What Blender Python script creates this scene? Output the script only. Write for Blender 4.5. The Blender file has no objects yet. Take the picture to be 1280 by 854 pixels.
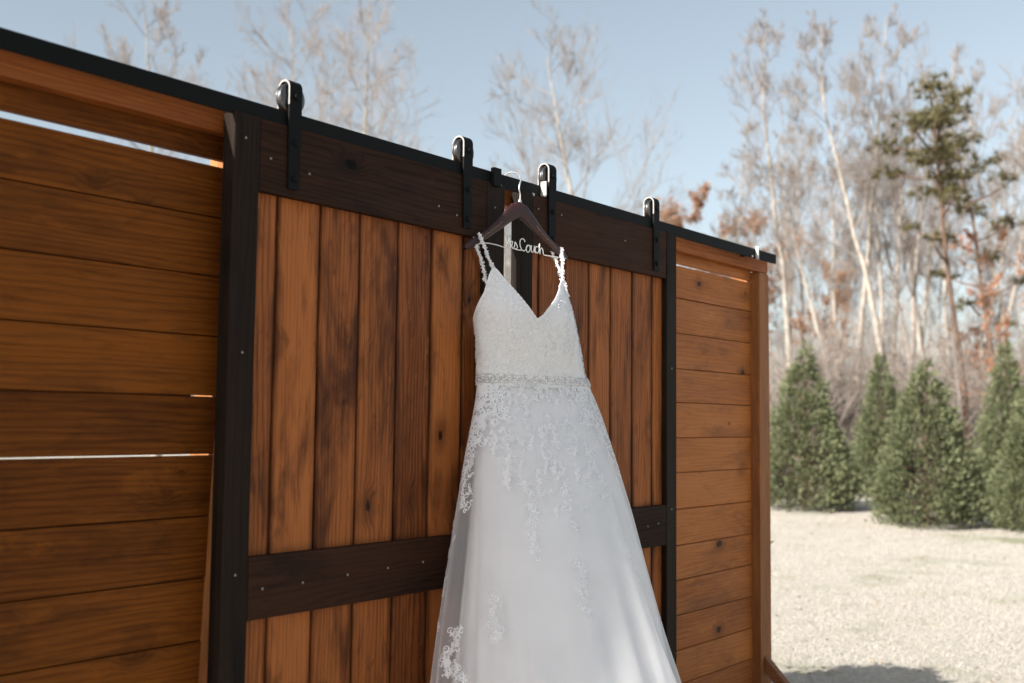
import bpy, bmesh, math, random
import numpy as np
from mathutils import Vector, Matrix
from mathutils.bvhtree import BVHTree

# ------------------------------------------------------------------ camera, world, sun, exposure
scene = bpy.context.scene
COL = scene.collection
CAM_POS = Vector((0.0, -2.0731, 1.5))
CAM_ROT = Matrix(((0.61944156, -0.06463241, -0.78237766),
                  (-0.78497184, -0.03759736, -0.61838956),
                  (0.01055267, 0.99720063, -0.07402398)))
cam = bpy.data.cameras.new('camera')
cam.sensor_width = 36.0
cam.lens = 38.47
cam.clip_start = 0.05
cam.clip_end = 2000
cam.dof.use_dof = True
cam.dof.focus_distance = 3.25
cam.dof.aperture_fstop = 2.8
cam_ob = bpy.data.objects.new('camera', cam)
cam_ob.matrix_world = Matrix.Translation(CAM_POS) @ CAM_ROT.to_4x4()
COL.objects.link(cam_ob)
scene.camera = cam_ob

SUN_AZ = math.radians(14.0)      # the sun stands a little behind the plane of the wall, to the left
SUN_EL = math.radians(30.7)
to_sun = Vector((-math.cos(SUN_AZ) * math.cos(SUN_EL), math.sin(SUN_AZ) * math.cos(SUN_EL), math.sin(SUN_EL)))
world = bpy.data.worlds.new('World')
scene.world = world
world.use_nodes = True
wn = world.node_tree
sky = wn.nodes.new('ShaderNodeTexSky')
sky.sky_type = 'NISHITA'
sky.sun_disc = False
sky.sun_elevation = SUN_EL
sky.sun_rotation = math.atan2(to_sun.x, to_sun.y)
sky.air_density = 1.0
sky.dust_density = 2.2
sky.ozone_density = 1.2
bg = wn.nodes['Background']
bg.inputs['Strength'].default_value = 0.080
hsv = wn.nodes.new('ShaderNodeHueSaturation')        # thin winter haze: a paler blue all over
hsv.inputs['Saturation'].default_value = 0.56
hsv.inputs['Hue'].default_value = 0.484
wn.links.new(sky.outputs[0], hsv.inputs['Color'])
wn.links.new(hsv.outputs[0], bg.inputs[0])
sun = bpy.data.lights.new('sun', 'SUN')
sun.energy = 4.6
sun.angle = math.radians(0.53)
sun.color = (1.0, 0.95, 0.89)
sun_ob = bpy.data.objects.new('sun', sun)
sun_ob.rotation_euler = to_sun.to_track_quat('Z', 'Y').to_euler()
sun_ob.location = (0, 0, 30)
COL.objects.link(sun_ob)
scene.view_settings.view_transform = 'Standard'
scene.view_settings.look = 'None'
scene.view_settings.gamma = 1.0
scene.view_settings.use_curve_mapping = False
scene.view_settings.exposure = 1.22
scene.cycles.use_denoising = True
scene.cycles.max_bounces = 10
scene.cycles.transparent_max_bounces = 16

rng = random.Random(7)
NR = np.random.default_rng(11)
PI = math.pi

# ------------------------------------------------------------------ object helpers
WORLD_LOC = {}
def link(o, parent=None, loc=(0, 0, 0)):
    COL.objects.link(o)
    loc = Vector(loc)
    WORLD_LOC[o.name] = loc
    if parent is not None:
        o.parent = parent
        o.location = loc - WORLD_LOC[parent.name]
    else:
        o.location = loc
    return o
def thing(name, label, cat, loc, group=None):
    o = bpy.data.objects.new(name, None)
    o.empty_display_size = 0.1
    link(o, None, loc)
    return tag(o, label, cat, group)
def tag(o, label, cat, group=None):
    o['label'] = label
    o['category'] = cat
    if group: o['group'] = group
    return o
def part(name, mesh, parent, loc=None):
    if loc is None: loc = WORLD_LOC[parent.name]
    return link(bpy.data.objects.new(name, mesh), parent, loc)
def mesh_np(name, V, F, mat, smooth=False):
    """V (n,3), F list of arrays (m,k) of one or several widths"""
    me = bpy.data.meshes.new(name)
    V = np.asarray(V, dtype=np.float32)
    if not isinstance(F, list): F = [F]
    F = [np.asarray(f, dtype=np.int32) for f in F if len(f)]
    me.vertices.add(len(V)); me.vertices.foreach_set('co', V.ravel())
    nl = sum(f.size for f in F); npoly = sum(len(f) for f in F)
    me.loops.add(nl); me.polygons.add(npoly)
    me.loops.foreach_set('vertex_index', np.concatenate([f.ravel() for f in F]))
    tot = np.concatenate([np.full(len(f), f.shape[1], np.int32) for f in F])
    st = np.concatenate([[0], np.cumsum(tot)[:-1]]).astype(np.int32)
    me.polygons.foreach_set('loop_start', st)
    me.polygons.foreach_set('loop_total', tot)
    if smooth: me.polygons.foreach_set('use_smooth', np.ones(npoly, dtype=bool))
    me.materials.append(mat)
    me.update(calc_edges=True)
    me.validate()
    return me
def bm_mesh(name, bm, mat, smooth=False):
    bmesh.ops.recalc_face_normals(bm, faces=bm.faces)
    me = bpy.data.meshes.new(name)
    bm.to_mesh(me); bm.free()
    me.materials.append(mat)
    if smooth:
        for p in me.polygons: p.use_smooth = True
    return me
def bm_box(bm, x0, x1, y0, y1, z0, z1, bev=0.0):
    vs = [bm.verts.new((x, y, z)) for x in (x0, x1) for y in (y0, y1) for z in (z0, z1)]
    fs = [bm.faces.new([vs[i] for i in q]) for q in ((0,1,3,2),(4,6,7,5),(0,4,5,1),(2,3,7,6),(0,2,6,4),(1,5,7,3))]
    if bev:
        es = {e for f in fs for e in f.edges}
        bmesh.ops.bevel(bm, geom=list(es), offset=bev, segments=2, affect='EDGES', profile=0.6)
    return vs
def frames(P):
    T = np.gradient(P, axis=-2)
    T /= np.linalg.norm(T, axis=-1, keepdims=True) + 1e-9
    ref = np.zeros_like(T); ref[..., 0] = 0.37; ref[..., 1] = 0.91; ref[..., 2] = 0.13
    U = np.cross(T, ref); U /= np.linalg.norm(U, axis=-1, keepdims=True) + 1e-9
    return T, U, np.cross(T, U)
def tubes(P, R, n):
    """P (m,k,3) R (m,k) -> verts, quads of m open tubes"""
    m, k = P.shape[:2]
    T, U, W = frames(P)
    a = np.arange(n) * 2 * PI / n
    V = P[:, :, None, :] + R[:, :, None, None] * (np.cos(a)[None, None, :, None] * U[:, :, None, :] + np.sin(a)[None, None, :, None] * W[:, :, None, :])
    idx = np.arange(m * k * n).reshape(m, k, n)
    a0 = idx[:, :-1, :]; a1 = idx[:, 1:, :]
    Q = np.stack([a0, np.roll(a0, -1, 2), np.roll(a1, -1, 2), a1], -1).reshape(-1, 4)
    return V.reshape(-1, 3), Q
class Acc:
    def __init__(s): s.V = []; s.Q = []; s.T = []; s.n = 0
    def add(s, V, F):
        V = np.asarray(V, float); F = np.asarray(F, int)
        if len(V) == 0: return
        s.V.append(V)
        (s.Q if F.shape[1] == 4 else s.T).append(F + s.n)
        s.n += len(V)
    def tube(s, pts, r, n=8):
        P = np.asarray(pts, float)[None]
        R = np.broadcast_to(np.asarray(r, float), (P.shape[1],))[None]
        V, Q = tubes(P, R, n)
        s.add(V, Q)
        k = P.shape[1]
        for end, o in ((0, 0), (k - 1, (k - 1) * n)):       # end caps
            c = P[0, end]
            ring = V[o:o + n]
            s.add(np.vstack([ring, c[None]]), np.array([[i, (i + 1) % n, n] for i in range(n)]))
    def mesh(s, name, mat, smooth=False):
        F = []
        if s.Q: F.append(np.concatenate(s.Q))
        if s.T: F.append(np.concatenate(s.T))
        return mesh_np(name, np.concatenate(s.V), F, mat, smooth)
def smooth_curve(pts, sub=6):
    """Catmull-Rom through pts"""
    P = np.asarray(pts, float)
    Pp = np.vstack([2 * P[0] - P[1], P, 2 * P[-1] - P[-2]])
    out = []
    for i in range(1, len(Pp) - 2):
        p0, p1, p2, p3 = Pp[i - 1:i + 3]
        for t in np.linspace(0, 1, sub, endpoint=False):
            out.append(0.5 * (2 * p1 + (p2 - p0) * t + (2 * p0 - 5 * p1 + 4 * p2 - p3) * t * t + (3 * p1 - p0 - 3 * p2 + p3) * t ** 3))
    out.append(P[-1])
    return np.array(out)

# ------------------------------------------------------------------ materials
def new_mat(name):
    m = bpy.data.materials.new(name); m.use_nodes = True
    nt = m.node_tree
    b = nt.nodes['Principled BSDF']
    return m, nt, b
class N:
    """small node-graph helper"""
    def __init__(s, nt): s.nt = nt
    def new(s, t, **kw):
        n = s.nt.nodes.new(t)
        for k, v in kw.items(): setattr(n, k, v)
        return n
    def put(s, sock, v):
        if v is None: return
        if isinstance(v, bpy.types.NodeSocket): s.nt.links.new(v, sock)
        else: sock.default_value = v
    def math(s, op, a, b=None, c=None, clamp=False):
        n = s.new('ShaderNodeMath', operation=op, use_clamp=clamp)
        for i, v in enumerate((a, b, c)):
            if v is not None: s.put(n.inputs[i], v)
        return n.outputs[0]
    def vmath(s, op, a, b):
        n = s.new('ShaderNodeVectorMath', operation=op); s.put(n.inputs[0], a); s.put(n.inputs[1], b)
        return n.outputs[0]
    def noise(s, vec, scale, detail=4, rough=0.55, dist=0.0):
        n = s.new('ShaderNodeTexNoise'); s.put(n.inputs['Vector'], vec)
        n.inputs['Scale'].default_value = scale; n.inputs['Detail'].default_value = detail
        n.inputs['Roughness'].default_value = rough; n.inputs['Distortion'].default_value = dist
        return n.outputs['Fac']
    def smooth(s, v, lo, hi, a=0.0, b=1.0):
        n = s.new('ShaderNodeMapRange', interpolation_type='SMOOTHSTEP')
        s.put(n.inputs[0], v); n.inputs[1].default_value = lo; n.inputs[2].default_value = hi
        n.inputs[3].default_value = a; n.inputs[4].default_value = b
        return n.outputs[0]
    def mix(s, f, a, b, blend='MIX'):
        n = s.new('ShaderNodeMix', data_type='RGBA', blend_type=blend)
        s.put(n.inputs[0], f)
        for sock, v in ((n.inputs[6], a), (n.inputs[7], b)):
            if isinstance(v, tuple) and len(v) == 3: v = v + (1.0,)
            s.put(sock, v)
        return n.outputs[2]
    def bump(s, h, strength, dist, normal=None):
        n = s.new('ShaderNodeBump'); s.put(n.inputs['Height'], h)
        n.inputs['Strength'].default_value = strength; n.inputs['Distance'].default_value = dist
        if normal is not None: s.put(n.inputs['Normal'], normal)
        return n.outputs[0]

def wood(name, axis, deep, light, stain, knots=0.22, stain_amt=0.6, rough=0.58, spec=0.2, vary=0.35, edge=0.0):
    """stained pine; the grain runs along the board's own axis"""
    m, nt, b = new_mat(name); g = N(nt)
    tc = g.new('ShaderNodeTexCoord').outputs['Object']
    rnd = g.new('ShaderNodeObjectInfo').outputs['Random']
    off = g.new('ShaderNodeCombineXYZ')
    for i, k in enumerate((37.0, 91.0, 53.0)): g.put(off.inputs[i], g.math('MULTIPLY', rnd, k))
    co = g.vmath('ADD', tc, off.outputs[0])
    sx = {'X': (1, 8, 8), 'Y': (8, 1, 8), 'Z': (8, 8, 1)}[axis]
    st = g.vmath('MULTIPLY', co, sx)                       # stretched: grain direction long
    warp = g.noise(st, 1.1, 5, 0.5)
    # knots: one cell per ~20 x 13 cm, few of them used
    kx = {'X': (5.5, 0.0, 9.0), 'Y': (0.0, 5.5, 9.0), 'Z': (9.0, 0.0, 5.0)}[axis]
    kc = g.vmath('MULTIPLY', co, kx)
    vor = g.new('ShaderNodeTexVoronoi', feature='F1'); g.put(vor.inputs['Vector'], kc); vor.inputs['Scale'].default_value = 1.0
    sep = g.new('ShaderNodeSeparateColor'); g.put(sep.inputs[0], vor.outputs['Color'])
    has = g.math('LESS_THAN', sep.outputs[0], knots)
    dist = g.math('ADD', vor.outputs['Distance'], g.math('MULTIPLY', g.math('SUBTRACT', g.noise(kc, 5.0, 3), 0.5), 0.16))
    size = g.math('MULTIPLY_ADD', g.math('POWER', sep.outputs[1], 2.0), 0.09, 0.035)
    core = g.math('MULTIPLY', has, g.smooth(g.math('DIVIDE', dist, size), 0.8, 1.1, 1.0, 0.0))
    halo = g.math('MULTIPLY', has, g.smooth(g.math('DIVIDE', dist, size), 0.6, 3.6, 1.0, 0.0))
    sepv = g.new('ShaderNodeSeparateXYZ'); g.put(sepv.inputs[0], co)
    across = sepv.outputs[{'X': 2, 'Y': 2, 'Z': 0}[axis]]
    ph = g.math('ADD', g.math('MULTIPLY', across, 430.0), g.math('ADD', g.math('MULTIPLY', warp, 44.0), g.math('MULTIPLY', halo, 12.0)))
    ring = g.math('MULTIPLY_ADD', g.math('SINE', ph), 0.5, 0.5)
    ring = g.math('POWER', ring, 2.6)
    fib = g.noise(g.vmath('MULTIPLY', co, {'X': (5, 260, 260), 'Y': (260, 5, 260), 'Z': (260, 260, 5)}[axis]), 1.0, 3, 0.6)
    broad = g.noise(st, 0.55, 4, 0.6)
    f = g.math('MULTIPLY_ADD', ring, -0.18, g.math('MULTIPLY_ADD', broad, 1.0, g.math('MULTIPLY_ADD', fib, 0.62, 0.06)))
    f = g.math('ADD', f, g.math('MULTIPLY', g.math('SUBTRACT', rnd, 0.5), vary))
    f = g.smooth(f, 0.35, 1.15)
    c = g.mix(f, deep, light)
    blot = g.noise(g.vmath('MULTIPLY', co, {'X': (2.2, 9, 9), 'Y': (9, 2.2, 9), 'Z': (9, 9, 2.0)}[axis]), 0.8, 5, 0.62, 0.4)
    blot = g.math('MULTIPLY', g.smooth(blot, 0.50, 0.68), stain_amt)
    c = g.mix(blot, c, stain)
    if edge:                                               # dark stain that ran into the V joints
        gx = g.new('ShaderNodeSeparateXYZ'); g.put(gx.inputs[0], g.new('ShaderNodeTexCoord').outputs['Generated'])
        e = g.math('ADD', g.math('ABSOLUTE', g.math('SUBTRACT', gx.outputs[0], 0.47)), g.math('MULTIPLY', g.math('SUBTRACT', g.noise(g.vmath('MULTIPLY', co, (3, 3, 1.6)), 2.0, 4), 0.5), 0.34))
        c = g.mix(g.math('MULTIPLY', g.smooth(e, 0.36, 0.52), edge), c, stain)
    c = g.mix(g.math('MULTIPLY', halo, 0.55), c, stain)
    c = g.mix(g.math('MULTIPLY', core, 0.92), c, tuple(v * 0.22 for v in stain))
    mott = g.noise(g.vmath('MULTIPLY', co, {'X': (5, 16, 16), 'Y': (16, 5, 16), 'Z': (16, 16, 4.5)}[axis]), 1.0, 8, 0.72, 0.6)
    c = g.mix(g.math('MULTIPLY', g.smooth(mott, 0.54, 0.66), stain_amt * 0.55), c, stain)
    c = g.mix(g.math('MULTIPLY', g.smooth(mott, 0.44, 0.34), 0.30), c, tuple(min(1, v * 1.25) for v in light))
    pit = g.smooth(g.noise(g.vmath('MULTIPLY', co, {'X': (14, 300, 300), 'Y': (300, 14, 300), 'Z': (300, 300, 14)}[axis]), 0.5, 2), 0.62, 0.78)
    c = g.mix(g.math('MULTIPLY', pit, 0.35), c, stain)
    g.put(b.inputs['Base Color'], c)
    g.put(b.inputs['Roughness'], g.math('MULTIPLY_ADD', g.noise(st, 2.0, 4), 0.3, rough - 0.15))
    b.inputs['Specular IOR Level'].default_value = spec
    h = g.math('SUBTRACT', g.math('MULTIPLY_ADD', ring, 0.4, g.math('MULTIPLY', fib, 0.7)), g.math('MULTIPLY', core, 0.8))
    h = g.math('SUBTRACT', h, g.math('MULTIPLY', pit, 0.8))
    g.put(b.inputs['Normal'], g.bump(h, 0.5, 0.0018))
    return m
def plain(name, col, rough=0.5, metal=0.0, spec=0.5, noise=0.12, nscale=40.0, bump=0.0):
    m, nt, b = new_mat(name); g = N(nt)
    tc = g.new('ShaderNodeTexCoord').outputs['Object']
    n = g.noise(tc, nscale, 5, 0.6)
    g.put(b.inputs['Base Color'], g.mix(g.smooth(n, 0.3, 0.7), tuple(c * (1 - noise) for c in col), tuple(min(1, c * (1 + noise)) for c in col)))
    g.put(b.inputs['Roughness'], g.math('MULTIPLY_ADD', n, 0.25, rough - 0.12))
    b.inputs['Metallic'].default_value = metal
    b.inputs['Specular IOR Level'].default_value = spec
    if bump: g.put(b.inputs['Normal'], g.bump(n, bump, 0.002))
    return m
M = {}
M['left_x']  = wood('walnut_stained_pine_horizontal', 'X', (0.070, 0.0182, 0.0022), (0.210, 0.0635, 0.0080), (0.022, 0.0072, 0.0016), 0.55, 0.5, 0.62, 0.10)
M['right_x'] = wood('cedar_stained_pine_horizontal', 'X', (0.220, 0.065, 0.015), (0.430, 0.150, 0.036), (0.095, 0.030, 0.010), 0.46, 0.45)
M['frame_x'] = wood('amber_stained_pine_horizontal', 'X', (0.19, 0.052, 0.010), (0.40, 0.125, 0.024), (0.10, 0.026, 0.006), 0.2, 0.45)
M['frame_z'] = wood('amber_stained_pine_vertical', 'Z', (0.19, 0.068, 0.021), (0.40, 0.165, 0.055), (0.12, 0.04, 0.013), 0.15, 0.35)
M['brace_y'] = wood('amber_stained_pine_brace', 'Y', (0.10, 0.035, 0.014), (0.24, 0.10, 0.045), (0.06, 0.02, 0.008), 0.15, 0.4)
M['plank_z'] = wood('reddish_stained_pine_vertical', 'Z', (0.095, 0.024, 0.006), (0.385, 0.124, 0.032), (0.034, 0.009, 0.0035), 0.66, 0.85, 0.58, 0.16, 0.32, 0.75)
M['dark_z']  = wood('ebony_stained_pine_vertical', 'Z', (0.005, 0.0035, 0.0026), (0.021, 0.0130, 0.0086), (0.006, 0.004, 0.0035), 0.12, 0.5, 0.66, 0.10, 0.2)
M['dark_x']  = wood('ebony_stained_pine_horizontal', 'X', (0.0075, 0.0038, 0.0024), (0.043, 0.0175, 0.0085), (0.006, 0.004, 0.0035), 0.25, 0.6, 0.66, 0.10, 0.2)
M['black'] = plain('black_powder_coated_steel', (0.0055, 0.0065, 0.0065), 0.6, 0.0, 0.10, 0.15, 300.0, 0.15)
M['wheel'] = plain('dark_turned_steel', (0.10, 0.10, 0.10), 0.32, 0.85, 0.5, 0.1, 90.0)
M['steel'] = plain('bright_screw_steel', (0.62, 0.60, 0.58), 0.3, 1.0, 0.5, 0.1, 200.0)
M['cut'] = plain('worn_sunlit_edge_and_screw_steel', (0.26, 0.25, 0.24), 0.5, 0.0, 0.4, 0.2, 200.0)  # screw heads, and bare strap edge with sunlight painted into its pale tone
M['galv'] = plain('cut_steel_edge', (0.45, 0.44, 0.42), 0.45, 0.3, 0.5, 0.1, 200.0)
M['mahogany'] = wood('mahogany_hanger_wood', 'X', (0.014, 0.0045, 0.0045), (0.038, 0.0105, 0.0100), (0.018, 0.005, 0.005), 0.0, 0.3, 0.35, 0.5, 0.1)
M['engrave'] = plain('engraved_bare_wood', (0.30, 0.17, 0.09), 0.6, 0, 0.3, 0.2, 300)
M['wire'] = plain('silver_craft_wire', (0.86, 0.84, 0.80), 0.38, 0.55, 0.5, 0.05, 100)
M['hook'] = plain('polished_hanger_hook', (0.80, 0.74, 0.68), 0.25, 0.9, 0.5, 0.05, 100)

# ------------------------------------------------------------------ boards
def board(name, parent, x0, x1, y0, y1, z0, z1, mat, bev=0.003, tongue=None, warp=0.0):
    c = Vector(((x0 + x1) / 2, (y0 + y1) / 2, (z0 + z1) / 2))
    bm = bmesh.new()
    bm_box(bm, x0 - c.x, x1 - c.x, y0 - c.y, y1 - c.y, z0 - c.z, z1 - c.z, bev)
    if warp:
        for v in bm.verts:
            v.co.y += rng.uniform(-warp, warp); v.co.z += rng.uniform(-warp, warp) * (0.5 if (z1 - z0) < (x1 - x0) else 0)
            v.co.x += rng.uniform(-warp, warp) * (0.5 if (z1 - z0) > (x1 - x0) else 0)
    if tongue: bm_box(bm, *[t - c[i // 2] for i, t in enumerate(tongue)])
    return part(name, bm_mesh(name, bm, mat), parent, c)
def disc_mesh(name, r, depth, mat, n=10):
    """a screw head or bolt facing -Y, domed a little"""
    a = Acc()
    prof = [(r, 0.0), (r, -depth * 0.5), (r * 0.72, -depth), (0.0008, -depth * 1.05)]
    ang = np.arange(n) * 2 * PI / n
    V = np.array([[rr * math.cos(t), y, rr * math.sin(t)] for rr, y in prof for t in ang])
    Q = [[i * n + j, i * n + (j + 1) % n, (i + 1) * n + (j + 1) % n, (i + 1) * n + j] for i in range(len(prof) - 1) for j in range(n)]
    a.add(V, Q)
    return a.mesh(name, mat, False)
SCREW = disc_mesh('screw', 0.0029, 0.002, M['cut'])
BOLT = disc_mesh('bolt', 0.0085, 0.006, M['black'])
DOT = disc_mesh('track_bolt', 0.0055, 0.005, M['galv'])
def screw(parent, x, y, z): return part('screw', SCREW, parent, (x, y, z))

# ------------------------------------------------------------------ the fixed screen wall
wall = thing('wooden_screen_wall', 'freestanding orange-brown wooden screen of horizontal boards with a black top rail, behind the barn doors', 'wall', (2.57, 0, 0))
JL = [2.080, 1.962, 1.826, 1.689, 1.553, 1.421, 1.284, 1.147, 1.010, 0.874, 0.738, 0.602, 0.466, 0.330, 0.194, 0.058]
JR = [2.1035, 1.980, 1.8465, 1.711, 1.583, 1.450, 1.319, 1.1825, 1.048, 0.920, 0.790, 0.661, 0.536, 0.404, 0.272, 0.140, 0.010]
def courses(J, xa, xb, mat, see):
    """horizontal boards with open, recessed joints; a lip behind closes every joint not listed in see"""
    for k, (z1, z0) in enumerate(zip(J, J[1:])):
        g = see.get(k, 0.0026)
        lip = None if k in see or k == len(J) - 2 else (xa + 0.001, xb - (0.001 if k != 3 or xb > 3 else 0.085), 0.0125, 0.0188, z0 - 0.004, z0 + g * 0.5 + 0.004)
        board('plank', wall, xa, xb, rng.uniform(-0.0008, 0.0008), 0.0195, z0 + g * 0.5, z1 - (see.get(k - 1, 0.0026) * 0.5 if k else 0), mat, 0.0024, lip, 0.0007)
courses(JL, -0.215, 1.5655, M['left_x'], {4: 0.0030})
courses(JR, 3.535, 4.2545, M['right_x'], {})
board('plank', wall, -0.215, 1.5655, 0.0, 0.019, 2.097, 2.214, M['left_x'], 0.002)
board('plank', wall, 3.535, 4.2545, 0.0, 0.019, 2.1135, 2.214, M['right_x'], 0.002)
# posts (the jamb by the left door is a little warped: flush at the top, proud lower down)
def post(x0, x1, xb0, xb1, yt, yb, top, name='post'):
    bm = bmesh.new()
    c = Vector(((x0 + x1) / 2, 0.0, top / 2))
    ring = []
    for t, a0, a1, yy in ((0.0, xb0, xb1, yb), (0.5, (x0 + xb0) / 2, (x1 + xb1) / 2, (yb * 0.6 + yt * 0.4)), (1.0, x0, x1, yt)):
        z = t * top
        ring.append([bm.verts.new((px - c.x, py, z - c.z)) for px, py in ((a0, yy), (a1, yy), (a1, 0.089), (a0, 0.089))])
    for r0, r1 in zip(ring, ring[1:]):
        for i in range(4): bm.faces.new((r0[i], r0[(i + 1) % 4], r1[(i + 1) % 4], r1[i]))
    bm.faces.new(ring[0]); bm.faces.new(ring[-1])
    bmesh.ops.bevel(bm, geom=[e for e in bm.edges if abs(e.verts[0].co.z - e.verts[1].co.z) > 0.3], offset=0.004, segments=2, affect='EDGES')
    return part(name, bm_mesh(name, bm, M['frame_z']), wall, c)
post(-0.323, -0.216, -0.323, -0.216, -0.038, -0.038, 2.147)
post(1.567, 1.60, 1.475, 1.60, -0.010, -0.046, 2.147)
post(3.46, 3.534, 3.46, 3.534, -0.038, -0.038, 2.147)
post(4.256, 4.352, 4.253, 4.356, -0.038, -0.038, 2.1475)
board('header_beam', wall, -0.34, 4.338, -0.041, -0.0025, 2.149, 2.212, M['frame_x'], 0.004)
# braces at the two ends
def brace(xc):
    bm = bmesh.new()
    t = 0.019; w = 0.089
    p0 = Vector((0, -0.039, 0.545)); d = Vector((0, -0.70, -0.714)); n = Vector((0, 0.714, -0.70))
    vs = []
    for s in (0.0, 0.74):
        q = p0 + d * s
        for nn in (0, w):
            for xx in (-t, t):
                vs.append(bm.verts.new(q + n * nn + Vector((xx, 0, 0))))
    for v in vs:
        if v.co.y > -0.0395: v.co.z -= (v.co.y + 0.0395) * -1.0 * 0 ; v.co.y = -0.0395
        v.co.z = max(v.co.z, 0.004)
    for q in ((0,1,3,2),(4,6,7,5),(0,4,5,1),(2,3,7,6),(0,2,6,4),(1,5,7,3)): bm.faces.new([vs[i] for i in q])
    bmesh.ops.bevel(bm, geom=list(bm.edges), offset=0.003, segments=1, affect='EDGES')
    c = Vector((xc, -0.3, 0.28))
    for v in bm.verts: v.co -= Vector((0, c.y, c.z))
    return part('brace', bm_mesh('brace', bm, M['brace_y']), wall, c)
brace(-0.27); brace(4.302)
# black steel track on the face of the header
track = board('track_rail', wall, -0.42, 4.318, -0.088, -0.082, 2.185, 2.2245, M['black'], 0.0008)
for x in (0.80, 2.445, 2.605, 4.09):
    part('track_bolt', DOT, track, (x, -0.0882, 2.1965 if x not in (2.445, 2.605, 4.09) else 2.190))
    a = Acc(); a.tube([(0, 0.0, 0), (0, 0.041, 0)], 0.009, 10)
    part('spacer', a.mesh('spacer', M['black'], True), track, (x, -0.0815, 2.2))
def end_stop(x, wdt=0.012, z0=2.178, z1=2.243, dep=0.013):
    """L-shaped steel stop: a plate facing along the track, with two bolts"""
    bm = bmesh.new()
    bm_box(bm, -0.002, 0.002, -dep, 0.0, z0 - 2.2, z1 - 2.2, 0.0008)
    bm_box(bm, 0.0031, wdt + 0.012, -0.006, 0.0, z0 - 2.2, z1 - 2.2, 0.0008)
    return part('end_stop', bm_mesh('end_stop', bm, M['galv']), track, (x, -0.0885, 2.2))
end_stop(4.122, 0.008, 2.182, 2.234, 0.013); end_stop(2.646, 0.008, 2.192, 2.236, 0.021)
bm = bmesh.new(); bm_box(bm, -0.017, 0.017, -0.014, 0.0, -0.024, 0.030, 0.002)
part('centre_stop', bm_mesh('centre_stop', bm, M['black']), track, (2.42, -0.0885, 2.205))

# ------------------------------------------------------------------ the sliding barn doors
FR, MID, BK = -0.092, -0.070, -0.051     # front of frame, front of planks, back of planks
STRAP = None
def strap_mesh():
    """J-strap: long front leg, over the wheel, short back leg, as one bent flat bar"""
    t = 0.005; zc = 2.262; w = 0.019; R = 0.0385
    yf = -0.0925 - t
    # path of the outer skin (y, z); the bend is a half circle
    cy = yf + 0.0225; ro = 0.0225
    outer = [(yf, 2.040)] + [(yf, z) for z in np.linspace(2.08, 2.281, 6)]
    outer += [(cy - ro * math.cos(a), 2.281 + ro * math.sin(a)) for a in np.linspace(0, PI, 15)[1:]]
    outer += [(cy + ro, 2.232)]
    inner = [(yf + t, 2.040)] + [(yf + t, z) for z in np.linspace(2.08, 2.281, 6)]
    inner += [(cy - (ro - t) * math.cos(a), 2.281 + (ro - t) * math.sin(a)) for a in np.linspace(0, PI, 15)[1:]]
    inner += [(cy + ro - t, 2.232)]
    bm = bmesh.new()
    rows = []
    for (yo, zo), (yi, zi) in zip(outer, inner):
        ww = w if zo > 2.20 else w * (0.84 + 0.16 * (zo - 2.04) / 0.16)
        rows.append([bm.verts.new((s * ww, y, z - 2.262)) for s in (-1, 1) for y, z in ((yo, zo), (yi, zi))])
    for a, b in zip(rows, rows[1:]):
        bm.faces.new((a[0], a[2], b[2], b[0])); bm.faces.new((a[3], a[1], b[1], b[3]))
        bm.faces.new((a[1], a[0], b[0], b[1])); bm.faces.new((a[2], a[3], b[3], b[2]))
    bm.faces.new((rows[0][0], rows[0][1], rows[0][3], rows[0][2])); bm.faces.new((rows[-1][0], rows[-1][2], rows[-1][3], rows[-1][1]))
    bmesh.ops.bevel(bm, geom=[e for e in bm.edges if e.calc_face_angle(0) > 1.2], offset=0.0008, segments=1, affect='EDGES')
    me = bm_mesh('hanger_strap', bm, M['black'])
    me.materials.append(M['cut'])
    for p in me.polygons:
        if abs(p.normal.x) > 0.9 and p.center.z > -0.035: p.material_index = 1  # pale bare edge kept to the stretch the sun reaches: painted sunlight
    return me
def wheel_mesh():
    prof = [(0.006, -0.011), (0.016, -0.0125), (0.024, -0.009), (0.032, -0.0095), (0.0375, -0.0085), (0.0375, -0.0055), (0.0335, -0.0035), (0.0335, 0.0035), (0.0375, 0.0055), (0.0375, 0.0085), (0.032, 0.0095), (0.024, 0.009), (0.016, 0.0125), (0.006, 0.011)]
    n = 28
    ang = np.arange(n) * 2 * PI / n
    V = np.array([[r * math.cos(t), y, r * math.sin(t)] for r, y in prof for t in ang])
    Q = [[i * n + j, i * n + (j + 1) % n, (i + 1) * n + (j + 1) % n, (i + 1) * n + j] for i in range(len(prof) - 1) for j in range(n)]
    return mesh_np('wheel', V, np.array(Q), M['wheel'], False)
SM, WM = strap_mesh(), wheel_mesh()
def roller(door, x):
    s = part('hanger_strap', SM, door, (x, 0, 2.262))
    part('wheel', WM, s, (x, -0.0765, 2.2605))
    part('axle_bolt', BOLT, s, (x + 0.002, -0.0976, 2.262))
    part('strap_bolt', BOLT, s, (x + 0.002, -0.0976, 2.150))
    part('strap_bolt', BOLT, s, (x + 0.001, -0.0976, 2.066))
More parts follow.
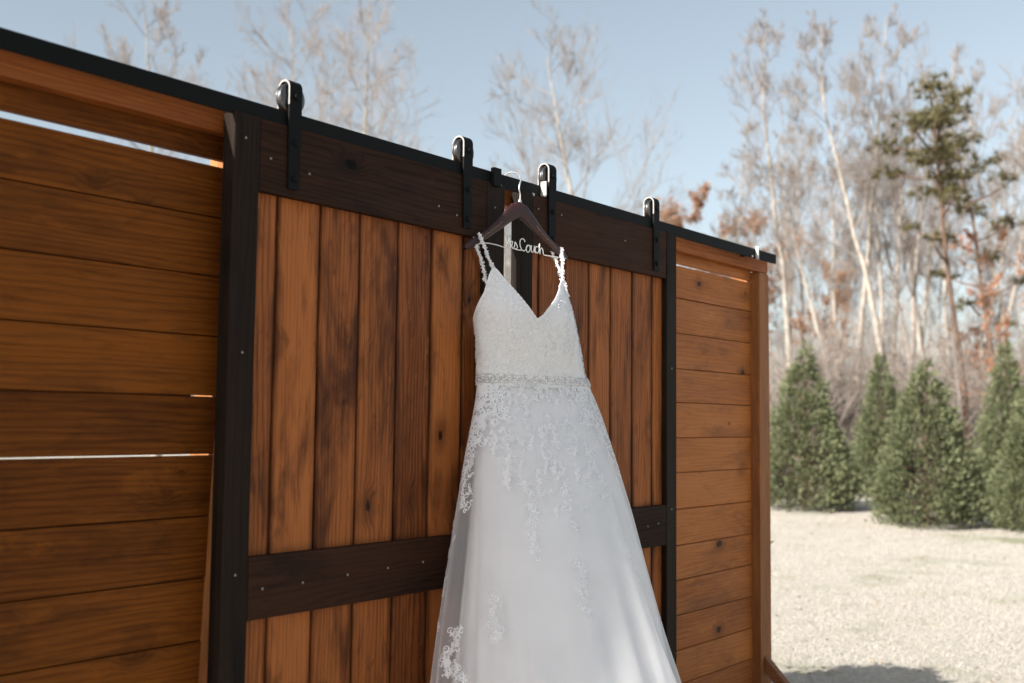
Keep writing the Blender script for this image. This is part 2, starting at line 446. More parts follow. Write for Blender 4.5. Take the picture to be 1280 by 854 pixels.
def barn_door(label, x0, x1, sL, sR, seams, mid, screws):
    d = thing('sliding_barn_door', label, 'door', ((x0 + x1) / 2, -0.07, 0.03), 'pair of sliding barn doors')
    zt, zb = 2.192, 0.045
    board('stile', d, x0, sL, FR, MID + 0.0003, zb, zt, M['dark_z'], 0.002, None, 0.0006)
    board('stile', d, sR, x1, FR, MID + 0.0003, zb, zt, M['dark_z'], 0.002, None, 0.0006)
    tr = board('top_rail', d, sL + 0.001, sR - 0.001, FR + 0.001, MID + 0.0003, 2.022, zt - 0.002, M['dark_x'], 0.002, None, 0.0006)
    mr = board('middle_rail', d, sL + 0.001, sR - 0.001, FR + 0.001, MID + 0.0003, mid[0], mid[1], M['dark_x'], 0.002, None, 0.0006)
    board('bottom_rail', d, sL + 0.001, sR - 0.001, FR + 0.001, MID + 0.0003, zb + 0.002, zb + 0.15, M['dark_x'], 0.002)
    for a, b in ((x0 + 0.0006, x0 + 0.0116), (x1 - 0.0116, x1 - 0.0006)):
        board('edge_strip', d, a, b, MID + 0.0006, BK - 0.0004, zb + 0.001, zt - 0.001, M['dark_z'], 0.001)
    edges = [x0 + 0.012] + seams + [x1 - 0.012]
    for i, (a, b) in enumerate(zip(edges, edges[1:])):
        g = rng.uniform(0.0035, 0.010) if i < len(edges) - 2 else 0.0
        board('plank', d, a + 0.0005, b - g, MID + rng.uniform(0.0002, 0.0022), BK, zb + 0.005, zt - 0.004, M['plank_z'], 0.0045,
              (b - g - 0.0002, b + 0.0001, -0.060, BK - 0.004, zb + 0.006, zt - 0.006) if g else None)
    for (x, z, w) in screws: screw({'t': tr, 'm': mr}.get(w, d), x, FR + (0.0006 if w in 'tm' else -0.0006), z)
    return d
left_door = barn_door('dark-framed barn door with reddish-brown vertical planks, further left, mostly clear of the white dress', 1.499, 2.466, 1.571, 2.385,
    [1.650, 1.783, 1.915, 2.053, 2.186, 2.316],  (1.055, 1.195),
    [(1.603, 2.102, 't'), (1.72, 2.088, 't'), (2.18, 2.085, 't'), (2.255, 2.072, 't'),
     (1.612, 1.122, 'm'), (1.73, 1.123, 'm'), (1.872, 1.127, 'm'), (2.01, 1.130, 'm'), (2.14, 1.133, 'm'), (2.29, 1.13, 'm'),
     (1.535, 1.16, 'd'), (1.53, 2.135, 'd'), (1.537, 1.65, 'd'), (2.42, 2.12, 'd'), (2.43, 1.5, 'd')])
right_door = barn_door('narrower-looking barn door with orange vertical planks, half hidden behind the white dress', 2.548, 3.466, 2.603, 3.398,
    [2.668, 2.808, 2.940, 3.070, 3.205, 3.337], (1.077, 1.217),
    [(2.63, 2.15, 't'), (2.75, 2.15, 't'), (3.12, 2.12, 't'),
     (3.34, 1.155, 'm'), (3.27, 1.15, 'm'), (3.15, 1.15, 'm'), (3.0, 1.145, 'm'), (3.43, 1.7, 'd'), (3.43, 1.2, 'd'), (2.575, 2.13, 'd')])
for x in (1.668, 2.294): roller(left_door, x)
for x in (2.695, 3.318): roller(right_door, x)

# ------------------------------------------------------------------ the clothes hanger
YAW = math.radians(12)
AX = Vector((math.cos(YAW), -math.sin(YAW), 0)); AY = Vector((math.sin(YAW), math.cos(YAW), 0))
HYAW = math.radians(17)
HAX = Vector((math.cos(HYAW), -math.sin(HYAW), 0)); HAY = Vector((math.sin(HYAW), math.cos(HYAW), 0))
HN = Vector((2.452, -0.155, 2.135))          # neck of the hanger
def hp(s, z, d=0.0): return HN + HAX * s + HAY * d + Vector((0, 0, z - HN.z))
hanger = thing('clothes_hanger', 'dark mahogany clothes hanger with silver wire script hooked over the rail above the dress', 'hanger', HN)
HS = 0.784
prof = [(0.0, 2.113, 0.0235), (0.02, 2.106, 0.023), (0.05, 2.087, 0.0185), (0.09, 2.059, 0.0145), (0.13, 2.034, 0.012), (0.17, 2.012, 0.0115), (0.205, 1.996, 0.0115), (0.222, 1.986, 0.009), (0.227, 1.982, 0.004)]
prof = [(s * HS, z, h) for s, z, h in prof]
P = np.array([(-s, z, h) for s, z, h in prof[::-1]] + list(prof[1:]))
n = 12
V = []
for i, (s, z, h) in enumerate(P):
    ds = P[min(i + 1, len(P) - 1)] - P[max(i - 1, 0)]
    tn = np.array([ds[0], ds[1]]); tn /= np.linalg.norm(tn); nn = np.array([-tn[1], tn[0]])
    dep = 0.008 if abs(s) < 0.05 else 0.0065
    bow = 0.010 * (s / 0.18) ** 2
    for j in range(n):
        t = j * 2 * PI / n
        o = nn * h * np.sign(math.cos(t)) * abs(math.cos(t)) ** 0.7
        V.append(hp(s + o[0], z + o[1], bow * 0.6 + dep * np.sign(math.sin(t)) * abs(math.sin(t)) ** 0.7) - HN)
Q = [[i * n + j, i * n + (j + 1) % n, (i + 1) * n + (j + 1) % n, (i + 1) * n + j] for i in range(len(P) - 1) for j in range(n)]
part('hanger_frame', mesh_np('hanger_frame', [tuple(v) for v in V], np.array(Q), M['mahogany'], True), hanger, HN)
# hook
a = Acc()
hk = [hp(0.003, 2.128), hp(0.004, 2.155), hp(0.0, 2.172, 0.0), hp(0.003, 2.187, 0.001), hp(0.010, 2.203, 0.006), hp(0.0115, 2.219, 0.020), hp(0.009, 2.2295, 0.042), hp(0.003, 2.2305, 0.062), hp(-0.002, 2.222, 0.074), hp(-0.004, 2.208, 0.077)]
a.tube(smooth_curve([tuple(p - HN) for p in hk], 6), 0.0021, 10)
part('hook', a.mesh('hook', M['hook'], True), hanger, HN)
a = Acc(); a.tube([tuple(hp(0.003, 2.126) - HN), tuple(hp(0.003, 2.139) - HN)], [0.0062, 0.0045], 12)
part('hook_collar', a.mesh('hook_collar', M['hook'], True), hanger, HN)
# wire bar and script: polylines on the hanger's own plane (s, z)
def cam_ray(px, py):
    d = CAM_ROT @ Vector((px - 640.0, -(py - 427.0), -1367.87))
    return d.normalized()
def on_hanger(px, py):
    d = cam_ray(px, py)
    t = (HN - CAM_POS).dot(HAY) / d.dot(HAY)
    p = CAM_POS + d * t
    return ((p - HN).dot(HAX), p.z)
def zz(pts): return [on_hanger(620 + x / 16.0, 280 + y / 16.0) for x, y in pts]
strokes = [
    zz([(-405, 425), (-300, 390), (-180, 385), (-60, 405), (40, 430), (140, 462), (205, 470)]),
    zz([(205, 470), (196, 360), (184, 255), (205, 330), (232, 405), (245, 330), (262, 262), (272, 370), (286, 478)]),
    zz([(286, 478), (284, 420), (282, 372), (300, 352), (330, 358), (318, 400), (312, 450), (330, 492), (352, 478), (372, 420), (378, 362), (398, 400), (424, 455), (410, 492), (372, 500), (345, 492)]),
    zz([(345, 492), (400, 512), (450, 522), (505, 528)]),
    zz([(572, 362), (566, 325), (540, 302), (508, 300), (482, 330), (474, 390), (482, 450), (505, 505), (545, 540), (585, 520), (604, 480)]),
    zz([(604, 480), (622, 446), (650, 424), (618, 436), (600, 482), (606, 538), (632, 566), (662, 548), (680, 500), (672, 448), (650, 424), (672, 440), (700, 446)]),
    zz([(704, 428), (700, 480), (702, 540), (724, 566), (748, 540), (762, 480), (766, 436), (762, 500), (768, 560), (788, 578)]),
    zz([(828, 462), (800, 458), (782, 490), (784, 545), (806, 578), (838, 572), (858, 520)]),
    zz([(858, 520), (872, 440), (868, 396), (858, 440), (862, 520), (874, 604), (880, 530), (896, 488), (920, 494), (935, 545), (944, 600), (966, 626), (1040, 638), (1130, 652), (1250, 672), (1390, 690)]),
]
a = Acc()
for st in strokes:
    pts = [tuple(hp(s, z, -0.001) - HN) for s, z in st]
    a.tube(smooth_curve(pts, 4), 0.00155, 6)
part('wire_script', a.mesh('wire_script', M['wire'], True), hanger, HN)
# shallow engraved script along both arms, too small to read
a = Acc()
for side in (-1, 1):
    pts = []
    for i, u in enumerate(np.linspace(0.060, 0.136, 40)):
        zc = np.interp(u, [p[0] for p in prof], [p[1] for p in prof])
        amp = 0.0022 * math.sin(i * 2.1) + 0.0018 * math.sin(i * 0.83 + side)
        pts.append(tuple(hp(side * u, zc + 0.001 + amp, 0.010 * 0.6 * (u / 0.18) ** 2 - 0.0068) - HN))
    a.tube(smooth_curve(pts, 2), 0.0006, 4)
o = part('engraving', a.mesh('engraving', M['engrave'], True), hanger, HN); o['kind'] = 'stuff'

# ------------------------------------------------------------------ the wedding dress
def fabric(name, col, alpha=1.0, weave=900.0, sheen=0.3, bump=0.15, trans=0.25, lace=False):
    m, nt, b = new_mat(name); g = N(nt)
    tc = g.new('ShaderNodeTexCoord').outputs['Object']
    wv = g.noise(tc, weave, 2, 0.5)
    c = g.mix(g.smooth(g.noise(tc, 9.0, 4), 0.35, 0.65), tuple(v * 0.97 for v in col), col)
    h = wv
    if lace:
        v = g.new('ShaderNodeTexVoronoi', feature='DISTANCE_TO_EDGE'); g.put(v.inputs['Vector'], g.vmath('ADD', tc, g.vmath('MULTIPLY', g.new('ShaderNodeTexCoord').outputs['Normal'], (0.004, 0.004, 0.004)))); v.inputs['Scale'].default_value = 130.0
        th = g.smooth(v.outputs['Distance'], 0.03, 0.16, 1.0, 0.0)
        h = g.math('MULTIPLY_ADD', th, 1.4, wv)
        c = g.mix(g.math('MULTIPLY', g.math('SUBTRACT', 1.0, th), 0.10), c, tuple(v * 0.75 for v in col))
    g.put(b.inputs['Base Color'], c)
    b.inputs['Roughness'].default_value = 0.65
    b.inputs['Specular IOR Level'].default_value = 0.25
    b.inputs['Sheen Weight'].default_value = sheen
    g.put(b.inputs['Normal'], g.bump(h, bump, 0.0012))
    out = nt.nodes['Material Output']
    tr = g.new('ShaderNodeBsdfTranslucent'); g.put(tr.inputs[0], c)
    mx = g.new('ShaderNodeMixShader'); mx.inputs[0].default_value = trans
    nt.links.new(b.outputs[0], mx.inputs[1]); nt.links.new(tr.outputs[0], mx.inputs[2])
    last = mx.outputs[0]
    if alpha < 1.0:
        tp = g.new('ShaderNodeBsdfTransparent')
        m2 = g.new('ShaderNodeMixShader')
        lw = g.new('ShaderNodeLayerWeight'); lw.inputs[0].default_value = 0.5     # a net looks denser edge-on
        g.put(m2.inputs[0], g.smooth(lw.outputs['Facing'], 0.25, 1.0, alpha, min(1, alpha * 2.3)))
        nt.links.new(tp.outputs[0], m2.inputs[1]); nt.links.new(last, m2.inputs[2])
        last = m2.outputs[0]
    nt.links.new(last, out.inputs[0])
    return m
M['satin'] = fabric('white_satin', (0.88, 0.87, 0.87), 1.0, 1400, 0.25, 0.05, 0.12)
M['bodice'] = fabric('lace_over_satin', (0.82, 0.83, 0.86), 1.0, 700, 0.3, 0.35, 0.12, True)
M['tulle'] = fabric('sheer_tulle', (0.88, 0.87, 0.88), 0.30, 2000, 0.2, 0.05, 0.4)
M['lace'] = fabric('lace_applique', (0.91, 0.91, 0.92), 1.0, 500, 0.3, 0.4, 0.25)
M['pearl'] = plain('small_white_pearls', (0.82, 0.82, 0.83), 0.3, 0.0, 0.6, 0.05, 200)
M['lace_soft'] = fabric('soft_skirt_lace', (0.92, 0.92, 0.93), 1.0, 500, 0.3, 0.2, 0.3)
M['bead'] = plain('pearl_and_crystal_beads', (0.58, 0.58, 0.60), 0.18, 0.5, 0.8, 0.15, 200)

OUT = np.array([[1.96, 2.4300, -0.172, 0.1560, 0.050], [1.93, 2.4300, -0.175, 0.1609, 0.055], [1.82, 2.4340, -0.19, 0.1710, 0.082], [1.72, 2.4680, -0.185, 0.1850, 0.073], [1.62, 2.5140, -0.17, 0.2017, 0.055],
    [1.56, 2.5148, -0.185, 0.2221, 0.072], [1.5, 2.5047, -0.2, 0.2386, 0.09], [1.4, 2.4831, -0.225, 0.2640, 0.118], [1.25, 2.4600, -0.260, 0.2985, 0.153],
    [1.1, 2.4345, -0.293, 0.3245, 0.191], [0.95, 2.4090, -0.328, 0.3525, 0.228], [0.8, 2.3760, -0.375, 0.3740, 0.278], [0.65, 2.352, -0.4, 0.3965, 0.3], [0.5, 2.3286, -0.43, 0.4150, 0.33], [0.40, 2.3100, -0.445, 0.4250, 0.345]])[::-1]
LIN = np.array([[1.62, 2.5100, -0.17, 0.1985, 0.0512], [1.56, 2.5163, -0.185, 0.2110, 0.067], [1.5, 2.5093, -0.2, 0.2240, 0.0837], [1.4, 2.4950, -0.225, 0.2430, 0.1097], [1.25, 2.4782, -0.265, 0.2690, 0.1488],
    [1.1, 2.4600, -0.3, 0.2930, 0.186], [0.95, 2.4380, -0.335, 0.3180, 0.2185], [0.8, 2.4126, -0.37, 0.3395, 0.2511], [0.65, 2.3872, -0.4, 0.3630, 0.279], [0.5, 2.3660, -0.43, 0.3800, 0.3069], [0.42, 2.3514, -0.445, 0.388, 0.3208]])[::-1]
def smooth_rows(T):
    zs = np.linspace(T[0, 0], T[-1, 0], 160)
    C = np.stack([np.interp(zs, T[:, 0], T[:, i]) for i in range(5)], 1)
    k = np.hanning(15); k /= k.sum()
    for i in range(1, 5):
        p = np.pad(C[:, i], 7, mode='reflect', reflect_type='odd'); C[:, i] = np.convolve(p, k, 'valid')
    return C
OUTS, LINS = smooth_rows(OUT), smooth_rows(LIN)
def section(T, z): return [np.interp(z, T[:, 0], T[:, i]) for i in range(1, 5)]
def surf(T, th, z, k=1.0):
    """point(s) of the dress shell at angle th (front = -90 deg) and height z"""
    X, Y, A, B = section(T, z)
    ca, sa = np.cos(th) * A * k, np.sin(th) * B * k
    return np.stack([X + ca * AX.x + sa * AY.x, Y + ca * AX.y + sa * AY.y, z + 0 * th], -1)
WAIST = 1.622
def folds(th, z, amp, seed):
    """soft pleats that open toward the hem"""
    d = np.clip((WAIST - z) / 1.2, 0, 1)
    r = np.random.default_rng(seed)
    s = 0
    for k, w in ((5, 0.5), (9, 0.7), (14, 0.9), (21, 0.55), (31, 0.3)):
        p = r.uniform(0, 2 * PI)
        s = s + w * np.sin(k * th + p + 0.5 * np.sin(2.2 * z + k))
    sharp = np.tanh(s * 1.1) * 0.6 + s * 0.25
    f = 1 + amp * (0.15 + d) * d * sharp
    # one deep fold falling from the right hip: the cloth right of it tucks under
    thf = math.radians(-62) + 0.10 * (WAIST - z)
    e = np.mod(th - thf + PI, 2 * PI) - PI
    step = 1 / (1 + np.exp(-e / 0.016)) * np.exp(-np.clip(e, 0, 9) / 0.35)
    f = f - 0.20 * np.clip((1.40 - z) / 0.5, 0, 1) * step + 0.03 * np.clip((1.40 - z) / 0.6, 0, 1) * np.exp(-(e + 0.10) ** 2 / 0.012)
    return f
dress = thing('wedding_dress', 'white lace wedding dress with thin straps and beaded belt hanging before the doors', 'dress', (2.42, -0.35, 0.40))
DB = Vector((2.42, -0.35, 0.40))
def shell(name, T, nth, nz, zt, zb, amp, seed, mat, k=1.0):
    th = np.linspace(-PI, PI, nth, endpoint=False)
    zs = zt + (zb - zt) * np.linspace(0, 1, nz)
    TH, ZS = np.meshgrid(th, zs)
    V = surf(T, TH, ZS, k * folds(TH, ZS, amp, seed))
    V[..., 1] = np.minimum(V[..., 1], -0.0975)           # the back lies against the doors
    idx = np.arange(nth * nz).reshape(nz, nth)
    a0, a1 = idx[:-1], idx[1:]
    Q = np.stack([a0, np.roll(a0, -1, 1), np.roll(a1, -1, 1), a1], -1).reshape(-1, 4)
    V = V.reshape(-1, 3)
    o = part(name, mesh_np(name, V - np.array(DB), Q, mat, True), dress, DB)
    return o, V, Q
lin_o, LV, LQ = shell('satin_skirt', LINS, 300, 90, 1.618, 0.43, 0.046, 5, M['satin'], 0.985)
tul_o, TV, TQ = shell('tulle_overskirt', OUTS, 320, 90, 1.622, 0.405, 0.050, 5, M['tulle'])
# bodice
TP = [(-180, 1.806), (-160, 1.850), (-148, 1.902), (-141, 1.925), (-135, 1.916), (-117, 1.858), (-107, 1.820), (-98, 1.785), (-90, 1.800), (-80, 1.825), (-62, 1.865), (-46, 1.900), (-39, 1.912), (-33, 1.890), (-18, 1.850), (0, 1.800), (20, 1.770), (90, 1.745), (160, 1.770), (180, 1.806)]
def ztop(th): return np.interp(np.degrees(th), [p[0] for p in TP], [p[1] for p in TP])
def bodice_pts(TH, Zs, k=1.0):
    bump = np.zeros_like(TH)
    for c in (-122, -56):
        e = (TH - math.radians(c)) / 0.42
        bump = bump + 0.075 * np.exp(-e ** 2 - ((Zs - 1.80) / 0.055) ** 2)
    seam = 0.0
    for c in (-128, -54):
        seam = seam - 0.02 * np.exp(-((TH - math.radians(c) + 0.8 * (1.8 - Zs)) / 0.03) ** 2)
    wr = 0.012 * np.sin(TH * 7 + Zs * 31) * np.clip((1.78 - Zs) / 0.1, 0, 1)
    return surf(OUTS, TH, Zs, k * (1 + bump + seam + wr))
nth, nv = 260, 44
th = np.linspace(-PI, PI, nth, endpoint=False)
vv = np.linspace(0, 1, nv)
TH, VV = np.meshgrid(th, vv)
scal = 0.0022 * np.abs(np.sin(TH * 60)) * (VV > 0.97)
ZB = 1.600 + VV * (ztop(TH) + scal - 1.600)
BV = bodice_pts(TH, ZB)
BV[..., 1] = np.minimum(BV[..., 1], -0.0975)
idx = np.arange(nth * nv).reshape(nv, nth)
BQ = np.stack([idx[:-1], np.roll(idx[:-1], -1, 1), np.roll(idx[1:], -1, 1), idx[1:]], -1).reshape(-1, 4)
BV = BV.reshape(-1, 3)
bod = part('bodice', mesh_np('bodice', BV - np.array(DB), BQ, M['bodice'], True), dress, DB)
sol = bod.modifiers.new('thick', 'SOLIDIFY'); sol.thickness = 0.002; sol.offset = -1

# --- lace: small motifs of stems, curls, leaves and flowers laid on the cloth
def ribbon(p, w):
    p = np.asarray(p, float); t = np.gradient(p, axis=0); t /= np.linalg.norm(t, axis=1, keepdims=True) + 1e-9
    nrm = np.stack([-t[:, 1], t[:, 0]], 1); w = np.broadcast_to(np.asarray(w, float), (len(p),))[:, None]
    V = np.concatenate([p + nrm * w / 2, p - nrm * w / 2]); n = len(p)
    F = [[i, i + 1, n + i + 1, n + i] for i in range(n - 1)]
    return V, F
def leaf2d(c, ang, L, W):
    t = np.linspace(0, 1, 5)
    x = t * L; y = W * np.sin(PI * t) ** 0.8 * (1 - 0.3 * t)
    p = np.concatenate([np.stack([x, y], 1), np.stack([x[1:-1], -y[1:-1]], 1)])
    ca, sa = math.cos(ang), math.sin(ang)
    p = np.stack([p[:, 0] * ca - p[:, 1] * sa, p[:, 0] * sa + p[:, 1] * ca], 1) + np.array(c)
    F = [[0, 5, 1, 1], [1, 5, 6, 2], [2, 6, 7, 3], [3, 7, 4, 4]]
    return p, F
def curl2d(c, ang, R, turn, w):
    t = np.linspace(0, 1, 12)
    rr = R * (1 - 0.75 * t); a = ang + turn * t * 4.6
    d = np.cumsum(np.stack([np.cos(a) * rr, np.sin(a) * rr], 1) * 0.42, axis=0) + np.array(c)
    return ribbon(d, w * (1.15 - 0.3 * t))
def motif(kind, size, r):
    out = []
    if kind == 'flower':
        k = r.randint(5, 6); a0 = r.uniform(0, 6)
        for i in range(k): out.append(leaf2d((0, 0), a0 + i * 2 * PI / k, size * 0.55, size * 0.17))
    elif kind == 'sprig':
        bend = r.uniform(-1.2, 1.2)
        t = np.linspace(0, 1, 9); a = -PI / 2 + bend * (t - 0.3)
        p = np.cumsum(np.stack([np.cos(a), np.sin(a)], 1) * size / 9, axis=0); p -= p[4]
        out.append(ribbon(p, size * 0.045 + 0.0012))
        for i in range(1, 9):
            sd = 1 if i % 2 else -1
            an = a[i] + sd * r.uniform(0.6, 1.2)
            if r.random() < 0.5: out.append(curl2d(p[i], an, size * r.uniform(0.10, 0.17), sd * r.choice((1, 1, -1)), 0.0019))
            else: out.append(leaf2d(p[i], an, size * r.uniform(0.18, 0.3), size * r.uniform(0.05, 0.08)))
        out.append(leaf2d(p[-1], a[-1], size * 0.25, size * 0.07))
    elif kind == 'scroll':
        sd = r.choice((-1, 1))
        out.append(curl2d((0, 0), r.uniform(0, 6.3), size * 0.42, sd, 0.0024))
        out.append(curl2d((0, 0), r.uniform(0, 6.3), size * 0.30, -sd, 0.0021))
        for i in range(3): out.append(leaf2d((r.uniform(-.2, .2) * size, r.uniform(-.2, .2) * size), r.uniform(0, 6.3), size * 0.32, size * 0.09))
    return out
bvh_sk = BVHTree.FromPolygons([tuple(v) for v in TV], [tuple(q) for q in TQ])
bvh_bo = BVHTree.FromPolygons([tuple(v) for v in BV], [tuple(q) for q in BQ])
CAMW = CAM_POS
def lay(acc, bvh, loc, nor, shapes, off=0.0012, rot=0.0, inside=None):
    n = Vector(nor); 
    out = Vector(loc) - Vector((2.42, -0.20, loc[2]))
    if n.dot(out) < 0: n = -n
    t1 = Vector((0, 0, 1)).cross(n)
    if t1.length < 1e-4: t1 = Vector((1, 0, 0))
    t1.normalize(); t2 = n.cross(t1)
    ca, sa = math.cos(rot), math.sin(rot)
    for p2, F in shapes:
        V = []
        for x, y in p2:
            xx, yy = x * ca - y * sa, x * sa + y * ca
            q = Vector(loc) + t1 * xx + t2 * yy
            h, hn, _, _ = bvh.find_nearest(q)
            if h is None: h, hn = q, n
            if hn.dot(n) < 0: hn = -hn
            V.append(h + hn * off)
        V = np.array([tuple(v) for v in V]) - np.array(DB)
        Q = [f for f in F if len(set(f)) == 4]; Tt = [[f[0], f[1], f[2]] for f in F if len(set(f)) < 4]
        if Q: acc.add(V, np.array(Q)); 
        if Tt: acc.add(V, np.array(Tt))
def pix_on(bvh, px, py):
    d = cam_ray(px, py)
    loc, nor, i, dd = bvh.ray_cast(CAMW, d, 6.0)
    return loc, nor
lr = random.Random(21)
a_bod, a_sk = Acc(), Acc()
for i in range(330):                                    # the bodice is covered all over
    t = lr.uniform(-PI, PI)
    if t > 0.3 and t < 2.8 and lr.random() < 0.6: continue
    z = 1.615 + lr.random() * (float(ztop(np.array(t))) - 0.012 - 1.615)
    p = bodice_pts(np.array([t]), np.array([z]))[0]
    h, hn, _, _ = bvh_bo.find_nearest(Vector(p))
    lay(a_bod, bvh_bo, h, hn, motif(lr.choice(('scroll', 'sprig', 'scroll')), lr.uniform(0.022, 0.05), lr), lr.uniform(0.0016, 0.0034), lr.uniform(0, 6.3))
for t in np.linspace(-PI, PI, 150, endpoint=False):      # scalloped edge of little petals
    z = float(ztop(np.array(t))) - 0.001
    p = bodice_pts(np.array([t]), np.array([z]))[0]
    h, hn, _, _ = bvh_bo.find_nearest(Vector(p))
    lay(a_bod, bvh_bo, h, hn, motif('flower', lr.uniform(0.011, 0.017), lr), 0.0024, lr.uniform(0, 6))
for i in range(900):                                    # the skirt's lace thins out downward
    t = lr.uniform(-PI, PI)
    u = lr.random() ** 1.9
    z = 1.612 - u * (0.27 + 0.10 * math.sin(3.1 * t + 1.0) + 0.05 * math.sin(7 * t))
    p = surf(OUTS, np.array([t]), np.array([z]))[0]
    h, hn, _, _ = bvh_sk.find_nearest(Vector(p))
    lay(a_sk, bvh_sk, h, hn, motif(lr.choice(('sprig', 'sprig', 'scroll')), lr.uniform(0.016, 0.036), lr), lr.uniform(0.0004, 0.0008), lr.uniform(-0.7, 0.7))
chains = [  # (points along a trailing spray as seen from the front, spread, count)
    ([(588, 540), (583, 575), (578, 610), (580, 640)], 7, 30), ([(594, 520), (590, 560), (584, 600)], 5, 16),
    ([(572, 785), (566, 805), (560, 825), (566, 845)], 6, 20), ([(556, 825), (568, 838), (580, 848)], 6, 12),
    ([(620, 745), (616, 765), (618, 785), (624, 800)], 4, 10), ([(660, 600), (664, 640), (668, 690)], 6, 16),
    ([(690, 570), (704, 610), (712, 640)], 7, 14), ([(722, 700), (728, 725), (732, 770)], 6, 14),
    ([(640, 560), (634, 590), (630, 610)], 6, 8), ([(735, 560), (748, 590), (762, 625)], 7, 16), ([(745, 520), (760, 560), (772, 600)], 5, 14),
    ([(604, 500), (600, 530), (598, 560)], 8, 14), ([(690, 520), (680, 560), (684, 590)], 12, 12)]
for pts, sp, cnt in chains:
    pts = np.array(pts, float)
    for i in range(cnt):
        u = (i + lr.random()) / cnt * (len(pts) - 1); k = min(int(u), len(pts) - 2)
        q = pts[k] + (pts[k + 1] - pts[k]) * (u - k) + np.array([lr.gauss(0, sp * 0.55), lr.gauss(0, sp * 0.4)])
        loc, nor = pix_on(bvh_sk, q[0], q[1])
        if loc is None or loc.y > -0.11: continue
        lay(a_sk, bvh_sk, loc, nor, motif(lr.choice(('sprig', 'scroll', 'scroll')), lr.uniform(0.018, 0.036), lr), lr.uniform(0.0006, 0.0014), lr.uniform(-1, 1))
for i in range(90):                                      # the same sprays carried round sides and back
    t = lr.choice((-0.2, 0.9, 1.9, 2.7)) + lr.gauss(0, 0.09); z = lr.uniform(0.55, 1.25)
    p = surf(OUTS, np.array([t]), np.array([z]))[0]
    h, hn, _, _ = bvh_sk.find_nearest(Vector(p))
    lay(a_sk, bvh_sk, h, hn, motif(lr.choice(('sprig', 'scroll')), lr.uniform(0.03, 0.045), lr), 0.0014, lr.uniform(-1, 1))
o = part('lace', a_bod.mesh('lace', M['lace'], False), bod, DB); o['kind'] = 'stuff'
o = part('lace_applique', a_sk.mesh('lace_applique', M['lace_soft'], False), tul_o, DB); o['kind'] = 'stuff'
# --- beads
ph = (1 + 5 ** 0.5) / 2
ICO = np.array([(-1, ph, 0), (1, ph, 0), (-1, -ph, 0), (1, -ph, 0), (0, -1, ph), (0, 1, ph), (0, -1, -ph), (0, 1, -ph), (ph, 0, -1), (ph, 0, 1), (-ph, 0, -1), (-ph, 0, 1)]) / math.sqrt(1 + ph * ph)
ICF = np.array([(0,11,5),(0,5,1),(0,1,7),(0,7,10),(0,10,11),(1,5,9),(5,11,4),(11,10,2),(10,7,6),(7,1,8),(3,9,4),(3,4,2),(3,2,6),(3,6,8),(3,8,9),(4,9,5),(2,4,11),(6,2,10),(8,6,7),(9,8,1)])
def bead(acc, p, r): acc.add(ICO * r + np.asarray(p, float), ICF)
# belt: a narrow satin band, and its beading
th = np.linspace(-PI, PI, 160, endpoint=False)
band = np.stack([surf(OUTS, th, np.full_like(th, z), k) for z, k in ((1.634, 1.008), (1.630, 1.018), (1.620, 1.020), (1.612, 1.018), (1.608, 1.008))])
band[..., 1] = np.minimum(band[..., 1], -0.097)
idx = np.arange(5 * 160).reshape(5, 160)
Q = np.stack([idx[:-1], np.roll(idx[:-1], -1, 1), np.roll(idx[1:], -1, 1), idx[1:]], -1).reshape(-1, 4)
belt = part('belt', mesh_np('belt', band.reshape(-1, 3) - np.array(DB), Q, M['satin'], True), dress, DB)
a = Acc()
for i, t in enumerate(np.linspace(-PI, PI, 210, endpoint=False)):
    for z, rr in ((1.6315, 0.0019), (1.6105, 0.0019)):
        p = surf(OUTS, np.array([t]), np.array([z + lr.gauss(0, 0.0006)]), 1.022)[0]
        if p[1] < -0.1: bead(a, p - np.array(DB), rr * lr.uniform(0.85, 1.2))
    for q in range(3):
        z = 1.621 + 0.0055 * math.sin(i * 0.6 + q * 2.1) + lr.gauss(0, 0.001)
        p = surf(OUTS, np.array([t + q * 0.01]), np.array([z]), 1.025)[0]
        if p[1] < -0.1: bead(a, p - np.array(DB), (0.0036 if (i + q) % 4 == 0 else 0.0021) * lr.uniform(0.8, 1.15))
o = part('beading', a.mesh('beading', M['bead'], True), belt, DB); o['kind'] = 'stuff'
a = Acc()
for i in range(260):
    t = lr.uniform(-PI, 0.2); z = lr.uniform(1.64, float(ztop(np.array(t))) - 0.004)
    p = bodice_pts(np.array([t]), np.array([z]), 1.012)[0]
    bead(a, p - np.array(DB), lr.uniform(0.0009, 0.0017))
for pts, sp, cnt in chains[:6]:
    pts = np.array(pts, float)
    for i in range(cnt * 2):
        u = lr.random() * (len(pts) - 1); k = min(int(u), len(pts) - 2)
        q = pts[k] + (pts[k + 1] - pts[k]) * (u - k) + np.array([lr.gauss(0, sp * 0.6), lr.gauss(0, sp * 0.4)])
        loc, nor = pix_on(bvh_sk, q[0], q[1])
        if loc is None or loc.y > -0.11: continue
        bead(a, np.array(tuple(loc)) - np.array(DB), lr.uniform(0.001, 0.0018))
o = part('beads', a.mesh('beads', M['pearl'], True), dress, DB); o['kind'] = 'stuff'
